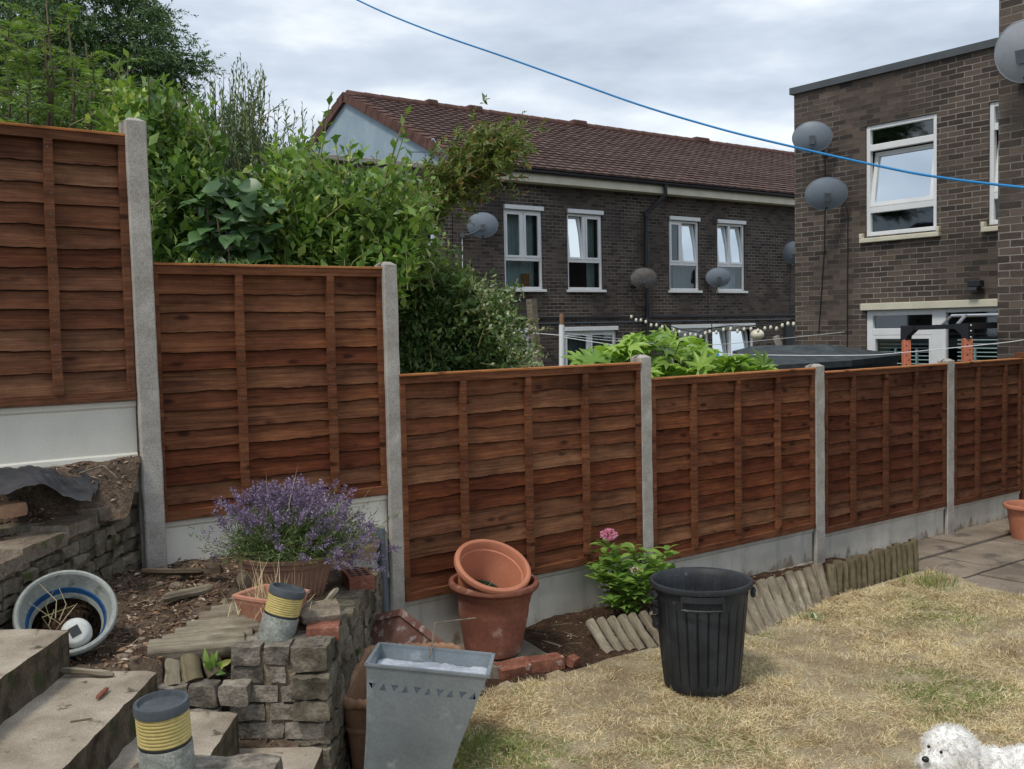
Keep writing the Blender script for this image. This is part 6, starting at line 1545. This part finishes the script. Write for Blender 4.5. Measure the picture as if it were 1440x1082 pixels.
a = wallpt(1440, 110, 'W', .02); dish('large pale satellite dish high on the projecting brick block at the right edge', wallpt(1438, 73, 'W', .35), .58, .56, (-.80, -.55, .22), a, 'dishpale')
# tv aerial below the gable
ta = onN(620, 215, 16.4); t = thing('tv_aerial', 'rusty silver television aerial on a bent mast in front of the blue gable', 'aerial', tuple(ta))
m = MB(); p0, p1, p2 = onN(608, 196, 16.4), onN(622, 216, 16.4), onN(634, 232, 16.4); p3 = onN(612, 254, 16.8); m.tube([p0, p1, p2], .028, 8); m.tube([p2, p3, onN(612, 290, 16.9)], .014, 6); m.build('mast', M['silver'], t, smooth=40, world=True)
m = MB(); q0, q1 = onN(572, 214, 16.3), onN(636, 214, 16.3); m.tube([q0, q1], .010, 6)
for k in range(14):
    c = q0.lerp(q1, .02+.7*k/13); m.tube([c+Vector((.02, -.12, -.02)), c-Vector((.02, -.12, -.02))], .008, 5)
for k in (0, 1): c = q0.lerp(q1, .80+.12*k); m.tube([c, c+Vector((-.10, -.05, -.28))], .012, 6); m.tube([c, c+Vector((.16, -.05, -.24))], .012, 6)
m.build('boom', M['darkmetal'], t, smooth=40, world=True)

# washing lines and posts
def pole(label, px, ptop, pbot, Y, r, mat, topmat=None, square=False, px2=None):
    a = onY(px, ptop, Y); b = onY(px2 or px, pbot, Y); d = (a-b).normalized(); g = b-d*((b.z+.25)/d.z)
    t = thing('line_post', label, 'post', tuple(g)); m = MB()
    if square: m.tube([g, (g+a)/2, a], r*1.3, 4)
    else: m.tube([g, a], r, 12)
    m.build('post_shaft', M[mat], t, smooth=40, world=True)
    if topmat: m = MB(); m.tube([a, a+d*.12], r*.8, 12); m.build('post_cap', M[topmat], t, smooth=40, world=True)
    return t
pole('weathered grey timber post standing in front of the dark terrace wall', 747, 421, 515, 12.0, .048, 'greywood', None, True, 755)
pole('white painted metal post with a brown cap, right of the grey timber post', 790, 457, 515, 11.0, .030, 'white', 'terratan')
def line(name, label, cat, pts, r, mat, sub=10):
    P = [onY(x, y, Y) for x, y, Y in pts]; Q = []
    for i in range(len(P)-1):
        p0, p1, p2, p3 = P[max(i-1, 0)], P[i], P[i+1], P[min(i+2, len(P)-1)]
        for k in range(sub):
            t = k/sub; Q.append(.5*((2*p1)+(p2-p0)*t+(2*p0-5*p1+4*p2-p3)*t*t+(3*p1-p0-3*p2+p3)*t**3))
    Q.append(P[-1]); c = Q[0].copy(); m = MB(); m.tube([q-c for q in Q], r, 6); o = m.build(name, M[mat], None, smooth=True); o.location = c; return tag(o, label, cat)
M['ropeblue'] = plain('blue_washing_line', (.02, .22, .52), .5, .3)
M['bulb'] = plain('cream_bulb', (.80, .76, .62), .35, .5)
line('washing_line', 'blue washing line sweeping down across the sky from top left to right edge', 'washing line',
     [(-300, -560, 6.2), (100, -240, 4.9), (380, -66, 4.0), (502, 0, 3.75), (600, 42, 3.55), (708.7, 80, 3.35), (800, 112.5, 3.15), (900, 148, 3.0), (1000, 178, 2.85), (1080, 198.5, 2.72), (1230, 232.5, 2.52), (1317, 249, 2.4), (1440, 264, 2.25), (1600, 278, 2.1), (2100, 300, 1.75), (3000, 240, 1.3)], .0032, 'ropeblue')
line('washing_line', 'thin white line sagging from the white post to the brown brick house', 'washing line', [(680, 463, 12), (740, 468, 11.6), (790, 472, 11), (879, 481, 11.5), (993, 485.5, 12.5), (1103, 476, 14), (1188, 467, 14.6)], .004, 'white')
line('washing_line', 'white line running in front of the dark shed roof toward the patio door', 'washing line', [(790, 474, 11), (900, 490, 10.6), (1033, 498.5, 10.4), (1200, 500, 10), (1270, 496, 9.9), (1403, 483, 9.8), (1440, 478, 9.8)], .004, 'white')
line('washing_line', 'short upper white line between white post and first ground floor window', 'washing line', [(790, 468, 11), (840, 474, 11.5), (890, 478, 13)], .004, 'white')
# string lights
SLp = [(888, 444, 19.0), (905, 450, 18.6), (924, 456, 18.2), (945, 462, 17.9), (965, 468, 17.6), (984, 470, 17.3), (1000, 464, 17.1), (1026, 461, 16.8), (1050, 461.5, 16.5), (1075, 460, 16.2), (1096, 457, 15.9), (1116, 451, 15.6)]
st = thing('string_lights', 'string of small cream bulbs sagging in front of the terrace ground floor', 'string lights', tuple(onY(888, 444, 19)))
P = [onY(*q) for q in SLp]; m = MB(); m.tube([p+Vector((0, 0, .03)) for p in P], .010, 5); m.build('cable', M['black'], st, world=True)
tot = 29
for k in range(tot):
    f = k/(tot-1)*(len(P)-1); i = min(int(f), len(P)-2); q = P[i].lerp(P[i+1], f-i); b = MB(); b.lathe([(0, -.045), (.021, -.034), (.027, -.010), (.020, .012), (.012, .024), (0, .024)], 12, Matrix.Translation(q-Vector((0, 0, .015+.03*(k % 3 == 1)))))
    b.build('bulb', M['bulb'], st, smooth=True, world=True)
m = MB(); q = onN(1065, 471, 15.6); m.lathe([(.0, -.15), (.10, -.135), (.17, -.07), (.19, 0), (.17, .07), (.10, .135), (0, .15)], 28, Matrix.Translation((0, 0, 0)) @ Matrix.Scale(.85, 4)); o = m.build('lantern', M['bulb'], None, smooth=True); o.location = q; tag(o, 'large cream paper lantern hanging at the right of the last ground floor window', 'lantern')
m = MB(); q = onY(1007, 501, 9.0); m.rough((0, 0, 0), (.055, .04, .09), None, 5, .016, 22, .8, 3); M['bagblue'] = plain('bright_blue_plastic', (.03, .32, .72), .4, .4); o = m.build('blue_bag', M['bagblue'], None, smooth=60); o.location = q; tag(o, 'small bright blue plastic bag hung above the glossy palmate leaves', 'bag')
a, b = onY(1091, 473, 15.5), onY(1098, 492, 15.5); m = MB(); m.tube([b-Vector((0, 0, 1.4)) - a + a - a, b-a, Vector((0, 0, 0))], .05, 4); o = m.build('leaning_plank', M['conc'], None); o.location = a; tag(o, 'pale plank leaning against the terrace behind the shed', 'plank')
# black box added for the shaded recess and beam beside the brick corner
m = MB(); q = onN(1108, 475, 15.2); m.bb(-.12, .14, -.05, .05, -1.6, .35); o = m.build('dark_recess_box', M['black'], None); o.location = q; o.rotation_euler = (0, 0, FANG); tag(o, 'black box standing for the dark recess and beam beside the brick corner, where the string lights end', 'post')

# shed with felt roof
M['felt'] = mottled('dark_felt_roof', (.045, .055, .062), (.085, .10, .11), 6, .9, .3, .004, 90, .35, .15); M['navy'] = plain('navy_painted_boards', (.025, .035, .06), .6, .3)
sh = thing('garden_shed', 'low shed with dark felt roof and navy walls behind the fence', 'shed', tuple(onY(1110, 540, 11.8)*1))
A_, B2_ = onY(1058, 487, 12.9), onY(1160, 484.5, 12.3); F1, F2 = onY(1088, 514, 10.9), onY(1198, 507, 11.6); Lw = onY(1030, 494, 13.4); K2 = Vector((B2_.x+1.3, B2_.y+.9, F2.z)); K1 = Vector((Lw.x+.9, Lw.y+1.1, Lw.z))
m = MB(); dz_ = Vector((0, 0, -.07)); pts = [A_, B2_, F1, F2, Lw, K1, K2]; m.add(pts+[q+dz_ for q in pts], [(0, 2, 3, 1), (0, 4, 2), (1, 3, 6), (0, 1, 6, 5), (0, 5, 4), (2, 9, 10, 3), (4, 11, 9, 2), (3, 10, 13, 6), (11, 12, 13, 10, 9)]); m.build('felt_roof', M['felt'], sh, world=True)
cxs = sum(([F1, F2, Lw, K1, K2][i] for i in range(5)), Vector())/5; wl = [cxs.lerp(q, .93) for q in (Lw, F1, F2, K2, K1)]; m = MB(); n = 5
vs = [Vector((q.x, q.y, q.z-.06)) for q in wl]+[Vector((q.x, q.y, -.3)) for q in wl]; m.add(vs, [(i, (i+1) % n, n+(i+1) % n, n+i) for i in range(n)]); m.build('shed_walls', M['navy'], sh, world=True)

# pull-up frame
M['orange'] = plain('orange_painted_steel', (.62, .20, .11), .5, .4)
pf = thing('pull_up_frame', 'orange and black exercise frame standing in front of the patio window', 'exercise frame', tuple(SN(10.9, 6.2, -.2)))
a, b = onY(1274.5, 478, 10.6), onY(1360, 476, 9.9)
for q, w_ in ((a, .075), (b, .085)):
    m = MB(); m.cham(-w_/2, w_/2, -.035, .035, -.2, q.z, .004, None, (q.x, q.y, 0)); m.build('upright', M['orange'], pf, world=True)
    for k in range(6): MB().lathe([(.007, 0), (.007, .002), (0, .002)], 8, Matrix.Translation((q.x+(.012 if k % 2 else -.012), q.y-.036, q.z-.06-.05*k)) @ Matrix.Rotation(math.pi/2, 4, 'X')).build('bolt_hole', M['black'], pf, world=True)
t1, t2 = a+Vector((0, 0, .12)), b+Vector((0, 0, .12)); d = (t2-t1); ang = math.atan2(d.y, d.x)
m = MB(); m.box((t1+t2)/2, (d.length+.08, .05, .045), Matrix.Rotation(ang, 3, 'Z') @ Matrix.Rotation(-math.atan2(d.z, math.hypot(d.x, d.y)), 3, 'Y')); m.build('top_beam', M['black'], pf, world=True)
for q, s_ in ((t1, 1), (t2, -1)):
    m = MB(); u = Vector((math.cos(ang), math.sin(ang), 0))*s_; v = Vector((-math.sin(ang), math.cos(ang), 0))*.036
    pr = [q-u*.045+Vector((0, 0, .025)), q-u*.045+Vector((0, 0, -.125)), q+u*.03+Vector((0, 0, -.125)), q+u*.045+Vector((0, 0, -.08)), q+u*.13+Vector((0, 0, -.02)), q+u*.13+Vector((0, 0, .025))]
    m.add([p-v for p in pr]+[p+v for p in pr], [(0, 1, 2, 3, 4, 5), (11, 10, 9, 8, 7, 6)]+[(i, (i+1) % 6, 6+(i+1) % 6, 6+i) for i in range(6)]); m.build('corner_bracket', M['black'], pf, world=True)
    m = MB()
    for dz in (.005, -.05, -.11): m.lathe([(.011, 0), (.010, .008), (0, .010)], 8, Matrix.Translation(q-u*.02+Vector((0, -.045, dz))) @ Matrix.Rotation(math.pi/2, 4, 'X'))
    m.build('bolts', M['silver'], pf, smooth=True, world=True)
g1, g2, g3 = onY(1326, 457, 10.2), onY(1338, 444.5, 10.4), onY(1405, 443, 10.0); m = MB(); m.tube([g1, g2, g3], .017, 8); h1, h2 = onY(1346, 457, 10.0), onY(1358, 443.5, 10.2); m.tube([h1, h2], .017, 8); m.build('pull_bar', M['silver'], pf, smooth=40, world=True)
k1, k2 = onY(1366, 459, 9.9), onY(1410, 457, 9.9+.7); m = MB(); m.box((k1+k2)/2, ((k2-k1).length, .05, .06), Matrix.Rotation(math.atan2((k2-k1).y, (k2-k1).x), 3, 'Z')); m.build('side_beam', M['black'], pf, world=True)
# small brown tiled roof glimpsed through the left shrubs
rf = thing('outbuilding', 'brown tiled roof glimpsed between the shrubs above the tallest panel', 'outbuilding', (-5.4, 12.5, -.3))
a, b = onY(60, 160, 12.2), onY(168, 157, 12.2); m = MB(); nn_ = 60; 
for c in range(6):
    vs = []
    for i in range(nn_+1):
        x = a.x-.6+(b.x-a.x+1.2)*i/nn_; hh = .03*abs(math.sin(i*1.05)); y = 11.6+c*.28; z = a.z-.42+c*.13; vs += [(x, y, z+hh+.03), (x, y+.30, z+.14+hh)]
    m.add(vs, [(2*i, 2*i+2, 2*i+3, 2*i+1) for i in range(nn_)])
m.build('roof_tiles', M['roof'], rf, smooth=True, world=True); m = MB(); m.bb(a.x-.5, b.x+.5, 11.7, 13.2, -.3, a.z-.45); m.build('wall', M['brickT'], rf, world=True)

# ================================================================== DOG
hc = onY(1332, 1056, 3.76); dg = thing('dog', 'small fluffy white dog facing left at the bottom right corner', 'dog', (hc.x+.22, hc.y+.03, 0))
def ell(mb, c, r, R=None, n=20):
    vs = []; m_ = n//2
    for i in range(m_+1):
        ph = math.pi*i/m_
        for k in range(n):
            th = 2*math.pi*k/n; v = Vector((r[0]*math.sin(ph)*math.cos(th), r[1]*math.sin(ph)*math.sin(th), r[2]*math.cos(ph))); vs.append((R @ v if R else v)+Vector(c))
    mb.add(vs, [(i*n+k, (i+1)*n+k, (i+1)*n+(k+1) % n, i*n+(k+1) % n) for i in range(m_) for k in range(n)])
Hx, Hy, Hz = hc; parts = [  # centre, radii
 ((Hx+.010, Hy, Hz+.012), (.098, .085, .080)), ((Hx-.064, Hy-.040, Hz-.030), (.062, .056, .044)), ((Hx-.02, Hy-.02, Hz-.045), (.070, .065, .05)),
 ((Hx+.055, Hy-.060, Hz-.045), (.038, .028, .070)), ((Hx+.075, Hy+.065, Hz-.03), (.038, .028, .070)),
 ((Hx+.10, Hy+.02, Hz-.06), (.085, .075, .075)), ((Hx+.20, Hy+.03, Hz-.105), (.11, .095, .095)), ((Hx+.33, Hy+.035, Hz-.10), (.13, .098, .092)), ((Hx+.45, Hy+.04, Hz-.095), (.10, .095, .095)), ((Hx+.53, Hy+.045, Hz-.03), (.035, .03, .07))]
m = MB(); allp = list(parts)
for c, r in parts: ell(m, c, r)
for dx, dy, bend in ((.15, -.045, 0), (.15, .10, 0), (.43, -.04, 1), (.43, .11, 1)):
    z0 = Hz-.13; P = [Vector((Hx+dx, Hy+dy, z0)), Vector((Hx+dx+(.02 if not bend else -.035), Hy+dy, z0*.62)), Vector((Hx+dx+(.0 if not bend else .045), Hy+dy, .06)), Vector((Hx+dx-.01+(.0 if not bend else .02), Hy+dy, .018)), Vector((Hx+dx-.045, Hy+dy, .016))]
    m.tube(P, [.055, .042, .034, .034, .028], 14)
    for i in range(4): allp.append((tuple((P[i]+P[i+1])/2), (.04, .04, .05)))
M['fur'] = leafmat('white_fur', (.88, .86, .82), (.96, .95, .92), .95, .0, None, .5, .05, (1, 1, 1)); M['furbase'] = plain('cream_skin_coat', (.88, .87, .85), .95, .05, vary=.03)
body = m.build('body', M['furbase'], dg, smooth=True, world=True, uv=False)
md = body.modifiers.new('blend', 'REMESH'); md.mode = 'VOXEL'; md.voxel_size = .008; md.use_smooth_shade = True
sm = body.modifiers.new('soften', 'SMOOTH'); sm.factor = .8; sm.iterations = 10
# curls of coat on the outside
Pf, Df = [], []
for c, r in allp:
    c = np.array(c); r = np.array(r); k = int(3400*(r[0]*r[1]+r[1]*r[2]+r[0]*r[2])/3/.0075); d = rdir(k); p = c+d*r*.97; ok = np.ones(k, bool)
    for c2, r2 in allp:
        if tuple(c2) == tuple(c): continue
        ok &= (((p-np.array(c2))/np.array(r2))**2).sum(1) > .93
    Pf.append(p[ok]); Df.append((d/r*r.mean())[ok])
Pf = np.concatenate(Pf); Df = nrm(np.concatenate(Df)); sw = np.array([noise.noise_vector(Vector(p)*38) for p in Pf]); Df = Df*.5+np.array(sw)*1.0+[.2, 0, -.22]; Pf[:, 2] = np.maximum(Pf[:, 2], .004)
eyes = [(Hx-.077, Hy-.052, Hz+.012), (Hx-.083, Hy+.02, Hz+.018)]; nose = (Hx-.118, Hy-.058, Hz-.024)
e1 = onY(1323.5, 1058, Hy-.080); e2 = onY(1306, 1050, Hy-.048); no = onY(1301.5, 1068, Hy-.085); eyes = [e1, e2]; nose = no
for q, rr in ((e1, .016), (e2, .013), (no, .022)): k = ((Pf-np.array(q))**2).sum(1) > rr**2; Pf, Df = Pf[k], Df[k]
ear = ((Pf[:, 0] > Hx+.03) & (Pf[:, 0] < Hx+.115) & (Pf[:, 2] < Hz+.0) & (rng.uniform(size=len(Pf)) < .55)) | ((Pf[:, 0] < Hx-.07) & (Pf[:, 2] < Hz-.045) & (rng.uniform(size=len(Pf)) < .3))
M['furbeige'] = leafmat('cream_tinted_fur', (.70, .64, .56), (.86, .81, .74), .95, .0, None, .35, .05, (1, 1, 1))
for msk, mt, nm_ in ((~ear, 'fur', 'coat'), (ear, 'furbeige', 'tinted_coat')):
    leaves(nm_, M[mt], Pf[msk]-Df[msk]*.002, Df[msk], rdir(msk.sum()), rng.uniform(.012, .024, msk.sum()), .0026, TPL_S, dg)
M['wetblack'] = plain('wet_black', (.012, .011, .012), .18, .6)
for q in eyes: m = MB(); ell(m, q, (.0062, .0055, .0072), None, 14); m.build('eye', M['wetblack'], dg, smooth=True, world=True)
m = MB(); ell(m, nose, (.014, .013, .0115), None, 16); m.build('nose', M['wetblack'], dg, smooth=True, world=True)
